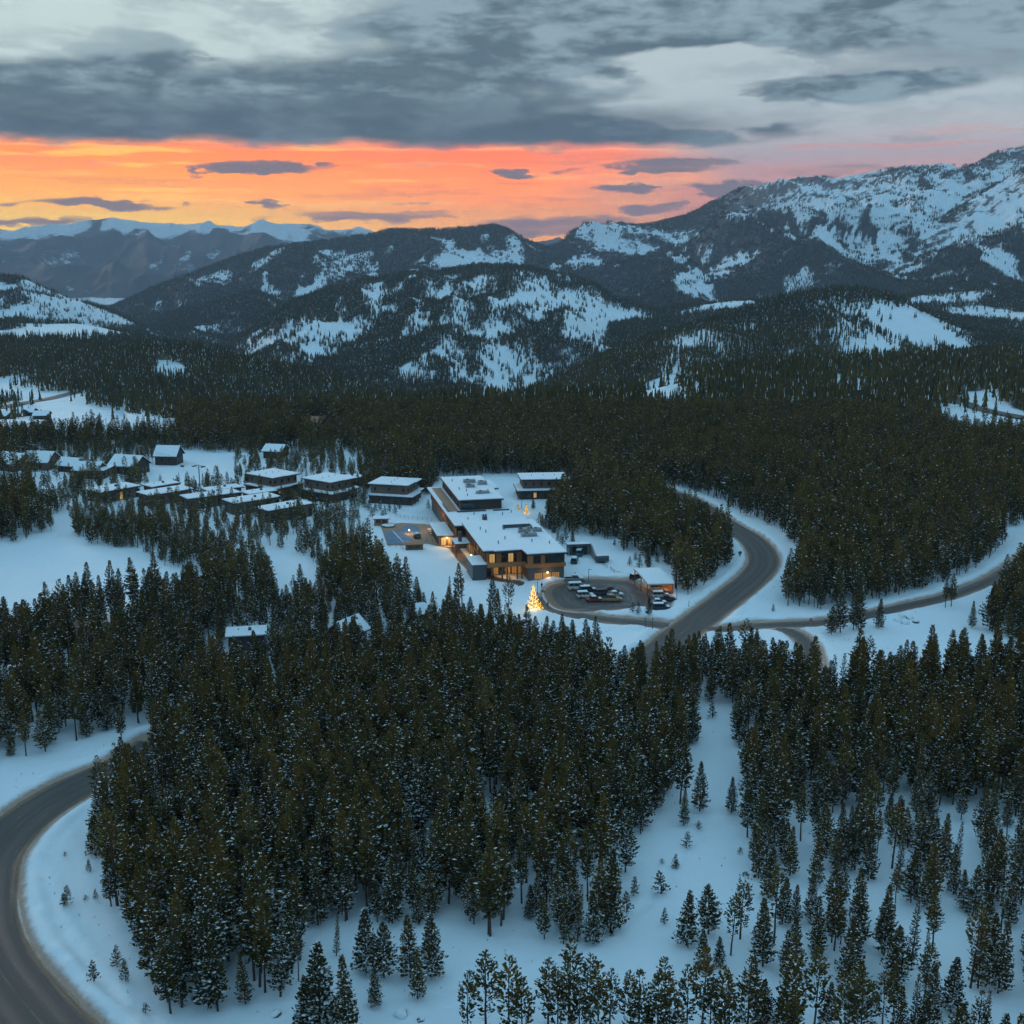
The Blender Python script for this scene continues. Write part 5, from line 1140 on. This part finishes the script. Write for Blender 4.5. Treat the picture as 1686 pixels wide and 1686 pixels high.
post('lamp_post', 859, 838, 5.0, 'lamp post behind the lodge near the small lit trees', 'lamp')
post('marker_post', 1134, 1001, 1.7, 'dark marker post on the snow bank right of the car park', 'post')
p = at(1218, 921); o = thing('road_sign', (p.x, p.y, 0), 0, 'dark road sign on the inside of the road curve', 'sign')
MB().cyl((0, 0, -.3), (0, 0, 2.6), .06, .06, 6).build('pole', M_post, o); MB().box(-.5, .5, -.05, .05, 1.7, 2.5).build('panel', M_dark, o); MB().box(-.35, .35, -.05, .05, 1.2, 1.55).build('plate', M_dark, o)
p = at(1334, 1036); o = thing('stop_sign', (p.x, p.y, 0), 0, 'red octagonal stop sign at the side-road junction', 'sign')
MB().cyl((0, 0, -.3), (0, 0, 2.1), .05, .05, 6).build('pole', M_steel, o)
oc = [(.42 * math.cos(math.pi / 8 + k * math.pi / 4), 2.45 + .42 * math.sin(math.pi / 8 + k * math.pi / 4)) for k in range(8)]
pl_ = MB().add([(x, -.06, z) for x, z in oc] + [(x, -.03, z) for x, z in oc], [tuple(range(8)), tuple(range(15, 7, -1))] + [(i, 8 + i, 8 + (i + 1) % 8, (i + 1) % 8) for i in range(8)]).build('plate', mat('sign_red', (.45, .03, .03), .4, .05), o)
tcv = bpy.data.curves.new('lettering', 'FONT'); tcv.body = 'STOP'; tcv.size = .32; tcv.align_x = 'CENTER'; tcv.align_y = 'CENTER'; tcv.extrude = .004
tcv.materials.append(mat('sign_white', (.75, .75, .75), .5, .02)); lt = bpy.data.objects.new('lettering', bpy.data.meshes.new_from_object(bpy.data.objects.new('text_shape', tcv))); lt.location = (0, -.066, 2.45); lt.rotation_euler = (math.pi / 2, 0, 0); lt.parent = pl_; col.objects.link(lt)
def pylon(px, py, h, label, cross=2.2, z=0):
    p = at(px, py, z); o = thing('lift_pylon', (p.x, p.y, z), math.radians(-25), label, 'ski lift', 'ski lift pylons')
    MB().cyl((0, 0, -1), (0, 0, h), .30, .20, 8).build('mast', M_steel, o)
    MB().box(-cross, cross, -.16, .16, h, h + .28).build('crossarm', M_steel, o)
    for s in (-1, 1):
        t = MB().box(s * cross - .16, s * cross + .16, -1.3, 1.3, h - .34, h - .06).build('sheave_train', M_metal, o)
        for k in range(4): MB().cyl((s * cross - .2, -1.0 + k * .66, h - .08), (s * cross + .2, -1.0 + k * .66, h - .08), .2, .2, 8).build('sheave', M_metal, t)
    MB().cyl((0, 0, h), (0, 0, h + .9), .06, .06, 5).build('lifting_frame', M_steel, o)
    return o, p
T = [pylon(329, 799, 7.8, 'tall T-shaped lift pylon in the snowy clearing'), pylon(352, 803, 4.6, 'short lift pylon at the loading area right of the tall one'), pylon(231, 768, 9.0, 'lift pylon behind the house with the low wing'),
     pylon(36, 762, 7.2, 'lift pylon behind the far left house'), pylon(58, 764, 8.6, 'taller lift pylon of the pair at the far left'), pylon(70, 764, 7.0, 'low lift pylon right of the pair at the far left')]
def cable(a, b, label):
    o = tag(MB().cyl(a, b, .035, .035, 4).build('lift_cable', M_metal), label, 'cable', 'lift cables'); return o
cs = math.radians(-25)
for s in (-1, 1):
    off = Vector((math.cos(cs) * 2.2 * s, math.sin(cs) * 2.2 * s, 0)); w = ('near', 'far')[s > 0]
    cable(T[1][1] + off + Vector((0, 0, 4.5)), T[0][1] + off + Vector((0, 0, 7.7)), w + ' cable between the two pylons in the clearing')
    cable(T[0][1] + off + Vector((0, 0, 7.7)), T[2][1] + off + Vector((0, 0, 8.9)), w + ' cable from the clearing to the pylon behind the houses')
    cable(T[2][1] + off + Vector((0, 0, 8.9)), T[4][1] + off + Vector((0, 0, 8.5)), w + ' cable running on towards the far left pylons')
for i, (k, s) in enumerate(((.35, 1), (.6, -1), (.8, 1))):
    off = Vector((math.cos(cs) * 2.2 * s, math.sin(cs) * 2.2 * s, 0)); p = (T[1][1] + Vector((0, 0, 4.5))).lerp(T[0][1] + Vector((0, 0, 7.7)), k) + off if i == 0 else (T[0][1] + Vector((0, 0, 7.7))).lerp(T[2][1] + Vector((0, 0, 8.9)), k - .4) + off
    o = thing('lift_chair', p, cs, ['lift chair hanging between the two pylons', 'lift chair just beyond the tall pylon', 'lift chair farther up the line'][i], 'lift chair', 'lift chairs')
    MB().cyl((0, 0, 0), (0, 0, -1.9), .04, .04, 5).build('hanger', M_steel, o); MB().box(-.9, .9, -.25, .25, -2.2, -2.1).build('seat', M_metal, o); MB().box(-.9, .9, .2, .26, -2.1, -1.5).build('backrest', M_metal, o)

# ------------------------------------------------------------------ people
def person(px, py, turn, coat, label, step=.12):
    p = at(px, py); o = thing('person', (p.x, p.y, 0), turn, label, 'person', 'people near the lodge and lift')
    V = [(0, 0, .95), (0, 0, 1.2), (0, 0, 1.42), (0, 0, 1.52), (0, .01, 1.66), (.1, 0, .9), (.11, step, .5), (.11, step * .6, .08), (.12, step + .14, .05), (-.1, 0, .9), (-.11, -step, .5), (-.11, -step * 1.6, .1), (-.12, -step * 1.2, .04),
         (.2, 0, 1.4), (.26, -.06, 1.14), (.27, .06, .9), (-.2, 0, 1.4), (-.26, .06, 1.14), (-.25, .16, .92)]
    E_ = [(0, 1), (1, 2), (2, 3), (3, 4), (0, 5), (5, 6), (6, 7), (7, 8), (0, 9), (9, 10), (10, 11), (11, 12), (2, 13), (13, 14), (14, 15), (2, 16), (16, 17), (17, 18)]
    R_ = [.16, .17, .16, .07, .115, .11, .085, .06, .05, .11, .085, .06, .05, .085, .065, .05, .085, .065, .05]
    me = bpy.data.meshes.new('body'); me.from_pydata(V, E_, []); me.materials.append(coat); b = link('body', me, o)
    sk = b.modifiers.new('skin', 'SKIN')
    for i, r in enumerate(R_): me.skin_vertices[0].data[i].radius = (r, r * .85)
    me.skin_vertices[0].data[0].use_root = True
    b.modifiers.new('smooth', 'SUBSURF').levels = 1
    MB().cyl((0, .01, 1.70), (0, .01, 1.82), .125, .08, 9).build('hat', M_dark, o)
    return o
M_coat = mat('dark_winter_clothes', (.025, .028, .035), .9, .3); M_coat2 = mat('blue_jacket', (.04, .07, .12), .9, .2)
person(892, 969, .6, M_coat, 'person in dark winter clothes standing left of the car park')
person(902, 1000, 2.2, M_coat2, 'person beside the small lit tree right of the tall one')
person(340, 799, 1.2, M_coat, 'person in dark clothes standing by the lift')
person(946.5, 952, .2, M_coat2, 'person standing beside the grey pickup')

# ------------------------------------------------------------------ lit trees
def lit_tree(px, py, h, r, nb, label, e):
    p = at(px, py); o = thing('lit_tree', (p.x, p.y, 0), 0, label, 'lit tree', 'trees hung with fairy lights')
    me = crown_mesh('crown', 77, h, r, .2, 80, 7, 'spruce', .36, .1, 0, .2); c = link('crown', me, o)
    MB().cyl((0, 0, -.3), (0, 0, h * .9), .13, .03, 6).build('trunk', M_bark, o)
    mb = MB(); R = random.Random(5)
    for i in range(nb):
        u = (i + .5) / nb; u = 1 - (1 - u) ** .62; a = i * 2.39996 + R.uniform(-.3, .3); rr = r * (1 - u) ** .9 * R.uniform(.55, 1.25) * (1 + .18 * math.sin(u * 40)) + .03; z = .25 + (h - .2) * u; x, y = rr * math.cos(a), rr * math.sin(a); s = R.uniform(.045, .075)
        mb.add([(x, y, z + s), (x + s, y, z), (x, y + s, z), (x - s, y, z), (x, y - s, z), (x, y, z - s)], [(0, 1, 2), (0, 2, 3), (0, 3, 4), (0, 4, 1), (5, 2, 1), (5, 3, 2), (5, 4, 3), (5, 1, 4)])
    L_ = mb.build('fairy_lights', M_bulb, c); L_['kind'] = 'stuff'
    for k in (.25, .6):
        pl = bpy.data.lights.new('fairy_glow', 'POINT'); pl.energy = e * (1.2 - k); pl.color = (1, .58, .14); pl.shadow_soft_size = .6
        po = bpy.data.objects.new('fairy_glow', pl); po.location = (0, -r * .75, h * k); po.parent = o; col.objects.link(po)
    return o
lit_tree(878, 1004, 6.8, 1.6, 420, 'tall Christmas tree glowing with golden lights before the lodge', 90)
lit_tree(890, 1003, 2.0, .6, 90, 'small glowing tree right beside the tall golden one', 20)
lit_tree(853, 842, 2.4, .55, 70, 'small glowing tree behind the lodge, the left one of the pair', 20)
lit_tree(867, 846, 3.4, .8, 130, 'glowing tree behind the lodge, the right one of the pair', 30)

# ------------------------------------------------------------------ rocks in the near snow
def rock(px, py, s, label):
    p = at(px, py); o = thing('boulder', (p.x, p.y, float(near_z(np.array([p.x]), np.array([p.y]))[0][0])), px * .1, label, 'boulder', 'boulders in the clearing')
    bm = bmesh.new(); bmesh.ops.create_icosphere(bm, subdivisions=2, radius=s); R = random.Random(px)
    for v_ in bm.verts: v_.co *= 1 + R.uniform(-.22, .22); v_.co.z *= .75
    me = bpy.data.meshes.new('stone'); bm.to_mesh(me); me.materials.append(M_stone); link('stone', me, o)
    for v_ in bm.verts: v_.co = v_.co * 1.05 + Vector((.12 * s, .18 * s, .22 * s if v_.co.z > -.1 else -.4 * s))
    me = bpy.data.meshes.new('snow_cap'); bm.to_mesh(me); bm.free(); me.materials.append(M_roofsnow); [setattr(f, 'use_smooth', True) for f in me.polygons]; link('snow_cap', me, o)
rock(661, 1675, .8, 'snow-covered boulder left of centre by the bottom edge'); rock(455, 1676, .6, 'small dark rock poking from the snow at the bottom left'); rock(693, 1684, .5, 'rock tip at the very bottom edge')
for k, (a, b) in enumerate([(1478, 1022), (1490, 1026), (1497, 1019), (1508, 1024), (1484, 1016)]): rock(a, b, .9, ['leftmost', 'lowest', 'middle', 'rightmost', 'backmost'][k] + ' stone of the snowy heap in the right snowfield')

# ------------------------------------------------------------------ the woods
BW = [np.array(b) for b in BUILT]
def near_trees():
    cell = 2.45
    gx, gy = np.meshgrid(np.arange(-330, 330, cell), np.arange(92, 640, cell))
    x = gx.ravel() + rng.uniform(-.62, .62, gx.size) * cell; y = gy.ravel() + rng.uniform(-.62, .62, gx.size) * cell
    k = (np.abs(x) < 0.56 * y + 14); x, y = x[k], y[k]
    px, py = proj(x, y, 0)
    px2, py2 = px + 6 * fbm(x, y, 16, 3), py + 5 * fbm(x + 500, y, 16, 3)
    w2 = [at(a, b) for a, b in zip(px2, py2)]; xw, yw = np.array([p[0] for p in w2]), np.array([p[1] for p in w2])
    ok = np.ones(x.size, bool)
    for p in OPENW: ok &= ~inpoly(xw, yw, p)
    ok &= ~inpoly(x, y, [p[:2] for p in LOT])
    for nm, (ln, hw) in ROADS.items(): ok &= polydist(x, y, ln) > hw + np.where((px > 185) & (py > 1190) & (px < 330), .8, 4.5)
    dens = np.full(x.size, 0.78) + 0.30 * fbm(x, y, 45, 3)
    for f, p in THINW: dens = np.where(inpoly(x, y, p), np.minimum(dens, f + .25 * f * fbm(x, y, 20, 2)), dens)
    # open patches far back on the plateau
    zz, wh, tt = land(x, y)
    far = y > 560
    dens = np.where(far, np.minimum(dens, wood(x, y, zz, wh, tt)), dens)
    ok &= rng.uniform(0, 1, x.size) < dens
    for b in BW: ok &= ~inpoly(x, y, b)
    x, y = x[ok], y[ok]
    return x, y
tx, ty = near_trees()
# how close to open snow (edge trees keep their boughs to the ground)
edge = np.zeros(tx.size)
for p in OPENW: edge = np.maximum(edge, np.exp(-np.clip(polydist(tx, ty, p + [p[0]]), 0, None) / 3.5))
semi = np.zeros(tx.size, bool)
for f, p in THINW:
    if f < .5: semi |= inpoly(tx, ty, p)
u = rng.uniform(0, 1, tx.size)
kinds = np.where(semi & (ty < 260), np.where(u < .55, 'cone', np.where(u < .78, 'stand', np.where(u < .9, 'tuft', 'spire'))),
         np.where(u < edge * .45, 'cone', np.where(u > .93, 'spire', np.where(u > .86, 'tuft', 'stand'))))
kinds = np.where(rng.uniform(0, 1, tx.size) < .018, 'snag', kinds)
bottom = inpoly(tx, ty, THINW[2][1])
kinds = np.where(bottom, np.where(u < .75, 'tuft', 'stand'), kinds)
scale = (0.62 + 0.56 * rng.uniform(0, 1, tx.size) ** .6) * (1 + .10 * fbm(tx, ty, 40, 2)) * np.where(edge > .4, rng.uniform(.7, 1.0, tx.size), 1) * np.where(semi & (ty < 260), .74, np.where(semi, .9, 1)) * np.where(inpoly(tx, ty, gpx([(60, 740), (640, 740), (640, 925), (540, 950), (360, 965), (60, 900)])), .70, 1)
gz = full_z(tx, ty)[0]
scale = scale * np.where(inpoly(tx, ty, gpx([(640, 1000), (1000, 1060), (1300, 1080), (1330, 1150), (1000, 1145), (680, 1100)])), .80, 1)
turn = rng.uniform(0, 6.28, tx.size)
# hand-placed trees of the clearings: (foot x, foot y in the picture, height m, kind)
LONE = [(603, 1604, 9.0, 'cone', 'broad snowy pine of the clump of three in the lower clearing'), (632, 1612, 8.0, 'cone', 'pine leaning into the broad snowy pine in the lower clearing'), (554, 1578, 6.3, 'spire', 'slim young spruce alone against the dark stand in the lower clearing'),
        (676, 1612, 8.8, 'cone', 'bushy pine at the back of the right clump in the lower clearing'), (712, 1610, 9.0, 'cone', 'olive bushy pine right of its clump in the lower clearing'), (688, 1648, 6.8, 'cone', 'short frosted pine in front of the right clump in the lower clearing'),
        (617, 1662, 5.4, 'cone', 'small open-boughed pine between the two clumps near the bottom edge'), (528, 1704, 12.0, 'cone', 'tall full pine by the bottom edge left of centre'), (572, 1716, 11.0, 'cone', 'pine beside the tall full pine at the bottom edge'), (500, 1712, 8.0, 'cone', 'low pine on the left of the bottom-edge clump'),
        (1126, 1356, 6.4, 'cone', 'short pine standing before its two neighbours at the head of the clearing'), (1152, 1334, 9.0, 'cone', 'dense dark pine at the head of the clearing'), (1204, 1338, 6.6, 'cone', 'stubby pine standing alone at the head of the clearing'), (1120, 1322, 12.5, 'stand', 'tall thin pine at the head of the clearing'),
        (1600, 1036, 7.0, 'cone', 'lone round pine in the snowfield before the right-edge trees'), (1556, 1002, 8.0, 'stand', 'tall pine of the pair by the side road'), (1566, 1000, 9.0, 'stand', 'narrow pine of the pair by the side road'), (1447, 1034, 7.5, 'cone', 'pine at the right end of the block beside the snowfield'),
        (757, 1010, 13.5, 'stand', 'tallest pine standing before the lodge lawn'), (741, 1006, 9.5, 'spire', 'slim pine left of the tallest one before the lodge lawn'), (812, 1018, 11.5, 'stand', 'pine before the dark metal box of the lodge'), (838, 1022, 12.0, 'tuft', 'open-crowned pine left of the golden lit tree'), (820, 1026, 9.0, 'cone', 'bushy pine between two taller ones before the lodge'),
        (880, 1600, 0, 'x', ''), ]
LONE = [q for q in LONE if q[3] != 'x']
TUFT = [(770, 1742), (800, 1722), (838, 1752), (862, 1764), (902, 1724), (918, 1736), (936, 1730), (955, 1742), (972, 1722), (986, 1748), (1003, 1730), (1040, 1742), (1052, 1756), (1078, 1762), (1090, 1738), (1100, 1760), (1130, 1742), (1152, 1732), (1168, 1750), (1185, 1738), (1200, 1762), (1228, 1740), (1295, 1744), (1302, 1720), (1336, 1730), (1390, 1762), (1415, 1775)]
ORD = ['first', 'second', 'third', 'fourth', 'fifth', 'sixth', 'seventh', 'eighth', 'ninth', 'tenth', 'eleventh', 'twelfth', 'thirteenth', 'fourteenth', 'fifteenth', 'sixteenth', 'seventeenth', 'eighteenth', 'nineteenth', 'twentieth'] + ['twenty-' + k for k in ('first', 'second', 'third', 'fourth', 'fifth', 'sixth', 'seventh', 'eighth', 'ninth')]
TNAME = 'open-crowned pine, {} from the left in the thin row along the bottom edge'
TUFT.sort()
SAPL = [(106, 1496, 2.0), (112, 1490, 2.8), (147, 1436, 2.0), (107, 1412, .8), (158, 1481, 1.6), (193, 1592, 3.0), (207, 1617, 3.0), (154, 1624, 2.8), (240, 1672, 1.4), (141, 1483, .9), (1090, 1420, 0.9), (1114, 1424, 1.1), (1131, 1392, 2.6), (1112, 1426, 2.4), (1044, 1472, 3.0), (1088, 1470, 3.6), (1094, 1518, 2.4), (1150, 1361, 1.4), (1218, 1404, 1.1), (1466, 1636, 2.6), (1442, 1665, 1.8), (1031, 1500, 3.2), (1172, 1178, 3.4), (1134, 1222, 2.6),
        (943, 893, 4.2), (931, 889, 4.0), (925, 897, 3.6), (919, 890, 3.5), (912, 878, 4.6), (905, 872, 4.8), (898, 870, 4.4), (893, 866, 4.2), (889, 862, 3.8), (915, 871, 4.4), (908, 866, 4.2), (1037, 931, 2.8), (1046, 923, 2.6), (1053, 935, 4.0), (1067, 930, 6.0), (1068, 935, 4.4), (1082, 926, 3.0), (1097, 928, 4.0), (1101, 930, 3.2), (1012, 898, 2.0), (1068, 1016, 5.0), (1051, 1014, 3.2), (1042, 1011, 2.8),
        (1273, 1006, 2.0), (600, 838, 3.5), (608, 842, 4), (618, 845, 3.4), (626, 841, 3.2), (634, 848, 3.4), (641, 843, 3.6), (650, 846, 3.2), (657, 839, 3.4), (612, 852, 3.6), (630, 855, 3.3), (705, 838, 3.4), (878, 838, 4.2)]
lx, ly, lh, lk, ll = [], [], [], [], []
for a, b, h, k, lb in LONE: q = at(a, b); lx.append(q.x); ly.append(q.y); lh.append(h); lk.append(k); ll.append(lb)
for j_, (a, b) in enumerate(TUFT): q = at(a, b); lx.append(q.x); ly.append(q.y); lh.append(rng.uniform(10.5, 14)); lk.append('tuft'); ll.append(TNAME.format(ORD[j_]))
# choose the trees that show largest: the near ones inside the frame
px, py = proj(tx, ty, gz + 6)
show = (px > -30) & (px < 1716) & (py < 1760) & (ty > 95)
order = np.argsort(np.where(show, np.hypot(tx, ty), 9e9))
N_IND = 300 - len(lx)
single = np.zeros(tx.size, bool); single[order[:N_IND]] = True
def place_tree(kn, x, y, z, s, t, label, group, vi):
    cm, tm, h = HI[kn][vi % len(HI[kn])]
    lean_ = rng.normal(0, .025, 2)
    o = thing('pine_tree' if kn != 'sapling' else 'young_pine', (x, y, z), t, label, 'tree', group)
    o.rotation_euler = (lean_[0], lean_[1], t)
    o.scale = (s * rng.uniform(.92, 1.1), s * rng.uniform(.92, 1.1), s)
    c = bpy.data.objects.new('crown', cm); col.objects.link(c); c.parent = o
    k = bpy.data.objects.new('trunk', tm); col.objects.link(k); k.parent = o
    return o
KLB = {'stand': 'bare-stemmed tall pine', 'cone': 'full snowy pine', 'spire': 'slim spire-shaped spruce', 'tuft': 'sparse tufted pine', 'snag': 'dead pine'}
for i in np.nonzero(single)[0]:
    P0 = proj(tx[i], ty[i], gz[i]); x_, y_ = P0
    if x_ < 420: wr = 'in the dense dark stand inside the road bend'
    elif y_ > 1690 and x_ < 1240: wr = 'along the bottom edge below the clearing'
    elif x_ < 1060: wr = 'in the dense stand behind the lower clearing'
    elif x_ < 1300: wr = 'in the loose group right of the lower clearing'
    elif y_ > 1600: wr = 'in the open front row near the bottom right corner'
    else: wr = 'in the snowy open wood by the right edge'
    kn = str(kinds[i]); sz_ = 'tall ' if scale[i] > 1.02 else 'short ' if scale[i] < .78 else ''; lb = sz_ + KLB[kn].replace('tall ', '') + (' at the edge of' if edge[i] > .4 else ' deep in' if edge[i] < .05 else ' in') + ' ' + wr.split(' ', 1)[1] if wr[:3] == 'in ' else sz_ + KLB[kn].replace('tall ', '') + ' ' + wr
    place_tree(kn, tx[i], ty[i], gz[i], scale[i], turn[i], lb, 'pines ' + wr, int(rng.integers(9)))
lz = full_z(np.array(lx), np.array(ly))[0]
for i in range(len(lx)):
    vi = int(rng.integers(9)); h0 = HI[lk[i]][vi % len(HI[lk[i]])][2]
    place_tree(lk[i], lx[i], ly[i], lz[i], lh[i] / h0, rng.uniform(0, 6.28), ll[i], 'pines of the clearings' if not ll[i].endswith('bottom edge') or 'row' not in ll[i] else 'pines rising from the bottom edge', vi)
sx = np.array([at(a, b).x for a, b, h in SAPL]); sy = np.array([at(a, b).y for a, b, h in SAPL]); sz = full_z(sx, sy)[0]
SAPL.sort(); cnt_ = {}
sx = np.array([at(a, b).x for a, b, h in SAPL]); sy = np.array([at(a, b).y for a, b, h in SAPL]); sz = full_z(sx, sy)[0]
for i, (a, b, h) in enumerate(SAPL):
    kn = 'sapling' if h < 4.1 else 'cone'; vi = 2 if h < 1.5 else int(rng.integers(2)) if kn == 'sapling' else 1
    if a < 260: lb = 'tiny young pine in the bare snow inside the road bend'; g = 'seedlings inside the road bend'
    elif b > 1150: lb = 'tiny young pine in the snow of the lower clearing'; g = 'seedlings in the clearing'
    elif a < 720: lb = 'planted young pine in the row between the cabins and the pool'; g = 'young pines behind the pool'
    elif a < 950: lb = 'planted young pine on the slope along the lodge\'s right side'; g = 'young pines beside the lodge'
    else: lb = 'planted young pine in the snow around the car park'; g = 'young pines round the car park'
    cnt_[g] = cnt_.get(g, -1) + 1; lb = lb.replace('young pine', 'young pine, ' + ORD[cnt_[g]] + ' from the left,')
    place_tree(kn, sx[i], sy[i], sz[i], h / HI[kn][vi][2], rng.uniform(0, 6.28), lb, g, vi)

# twigs and seedlings poking from the open snow, too small to count
gx_, gy_ = rng.uniform(-110, 110, 2600), rng.uniform(110, 330, 2600)
ok_ = np.zeros(gx_.size, bool)
for p_ in (OPENW[2], OPENW[3], OPENW[1]): ok_ |= inpoly(gx_, gy_, p_)
for nm, (ln, hw) in ROADS.items(): ok_ &= polydist(gx_, gy_, ln) > hw + 3
ok_ &= ~inpoly(gx_, gy_, LOT) & (fbm(gx_, gy_, 25, 2) > .05) & ~((gy_ > 285) & (np.abs(gx_) < 60))
gx_, gy_ = gx_[ok_], gy_[ok_]; mb = MB(); gzz = full_z(gx_, gy_)[0]
for x_, y_, z_ in zip(gx_, gy_, gzz):
    h_ = rng.uniform(.12, .55)
    for q_ in range(4):
        a_ = rng.uniform(0, 6.28); l_ = h_ * rng.uniform(.3, .6)
        mb.add([(x_ + .03, y_, z_ - .1), (x_ - .03, y_, z_ - .1), (x_ + math.cos(a_) * l_, y_ + math.sin(a_) * l_, z_ + h_ * rng.uniform(.5, 1.1))], [(0, 1, 2)])
tw = mb.build('twigs', M_bark); tag(tw, 'thin twigs and grass tips poking from the open snow', None, None, 'stuff')

# everything else near: one forest
r_ = ~single
srcs, idx = [], {}
for kn in ('stand', 'cone', 'spire', 'tuft', 'snag'):
    for vi in range(len(MID[kn])):
        idx[(kn, vi)] = len(srcs); srcs.append(MID[kn][vi])
hsrc = []
for kn in ('stand', 'cone', 'spire', 'tuft', 'snag'):
    for vi, (cm, tm, h) in enumerate(HI[kn]):
        me = cm.copy(); bm = bmesh.new(); bm.from_mesh(me)
        n0 = len(bm.faces); bm.from_mesh(tm); bm.faces.ensure_lookup_table()
        for f in bm.faces[n0:]: f.material_index = 2
        bm.to_mesh(me); bm.free(); me.materials.append(M_bark)
        idx[(kn, vi, 'hi')] = len(srcs) + len(hsrc); hsrc.append(bpy.data.objects.new('pine_detailed', me))
srcs += hsrc
ids = np.nonzero(r_)[0]
var = []
for i in ids:
    kn = str(kinds[i]); vi = int(rng.integers(len(MID[kn])))
    var.append(idx[(kn, vi, 'hi')] if ty[i] < 290 else idx[(kn, vi)])
w_ = rng.uniform(.9, 1.15, len(ids))
scatter('forest', np.stack([tx[ids], ty[ids], gz[ids]], 1), turn[ids], np.stack([scale[ids] * w_, scale[ids] * w_, scale[ids]], 1), var, srcs,
        'dark pine forest covering the plateau round the resort')

# beyond the plateau edge and up the hills
def far_points(y0, y1, cell, aspect=0.57):
    out = []
    gy = np.arange(y0, y1, cell)
    gx = np.arange(-aspect * y1 - 60, aspect * y1 + 60, cell)
    GX, GY = np.meshgrid(gx, gy); x = GX.ravel() + rng.uniform(-.6, .6, GX.size) * cell; y = GY.ravel() + rng.uniform(-.6, .6, GX.size) * cell
    k = np.abs(x) < aspect * y + 30; x, y = x[k], y[k]
    # drop what the land hides
    ri = np.clip(np.searchsorted(rows, y) - 1, 0, len(rows) - 1); ci = np.clip(((x / (0.62 * y + 120) + 1) / 2 * (X.shape[1] - 1)).round().astype(int), 0, X.shape[1] - 1)
    k = VIS[ri, ci]; x, y = x[k], y[k]
    k = (rng.uniform(0, 1, x.size) < WD[ri[k], ci[k]]); x, y = x[k], y[k]
    z, wh, tt = land(x, y); d = np.ones(x.size)
    k = wh < 11
    return x[k], y[k], z[k], wh[k]
x1, y1, z1_, w1 = far_points(640, 1700, 4.6)
for nm, pts in (('a', [(-30, 676), (40, 664), (100, 653), (135, 642), (142, 634), (120, 627)]),): pass
s1 = rng.uniform(.75, 1.15, x1.size)
scatter('forest', np.stack([x1, y1, z1_], 1), rng.uniform(0, 6.28, x1.size), np.stack([s1 * 1.1, s1 * 1.1, s1], 1), rng.integers(0, 5, x1.size), LOW1, 'dark forest beyond the plateau and over the low hills')
x2, y2, z2, w2 = far_points(1700, 4300, 6.2)
s2 = rng.uniform(.8, 1.2, x2.size)
scatter('forest', np.stack([x2, y2, z2], 1), rng.uniform(0, 6.28, x2.size), np.stack([s2, s2, s2], 1), rng.integers(0, 5, x2.size), LOW2, 'patchy pine forest on the streaked snowy hills')
x3, y3, z3, w3 = far_points(4300, 7800, 15.0)
s3 = rng.uniform(.9, 1.35, x3.size)
scatter('forest', np.stack([x3, y3, z3], 1), rng.uniform(0, 6.28, x3.size), np.stack([s3 * 1.3, s3 * 1.3, s3], 1), rng.integers(0, 5, x3.size), LOW4, 'thin far forest on the big mountain flanks')
print('trees', tx.size, x1.size, x2.size, x3.size)

# ------------------------------------------------------------------ the cold air between: even haze
mb = MB().box(-19000, 19000, -2000, 18500, -700, float(Z.max()) + 25)
hz = mb.build('haze', bpy.data.materials.new('haze'))
tag(hz, 'thin blue evening haze in the air', None, None, 'stuff')
hm = hz.data.materials[0]; hm.use_nodes = True; hn = hm.node_tree; hn.nodes.clear()
vo = hn.nodes.new('ShaderNodeVolumePrincipled'); vo.inputs['Color'].default_value = (0.48, 0.61, 0.78, 1); vo.inputs['Density'].default_value = 5.6e-5; vo.inputs['Anisotropy'].default_value = 0.0
ou = hn.nodes.new('ShaderNodeOutputMaterial'); hn.links.new(vo.outputs[0], ou.inputs['Volume'])
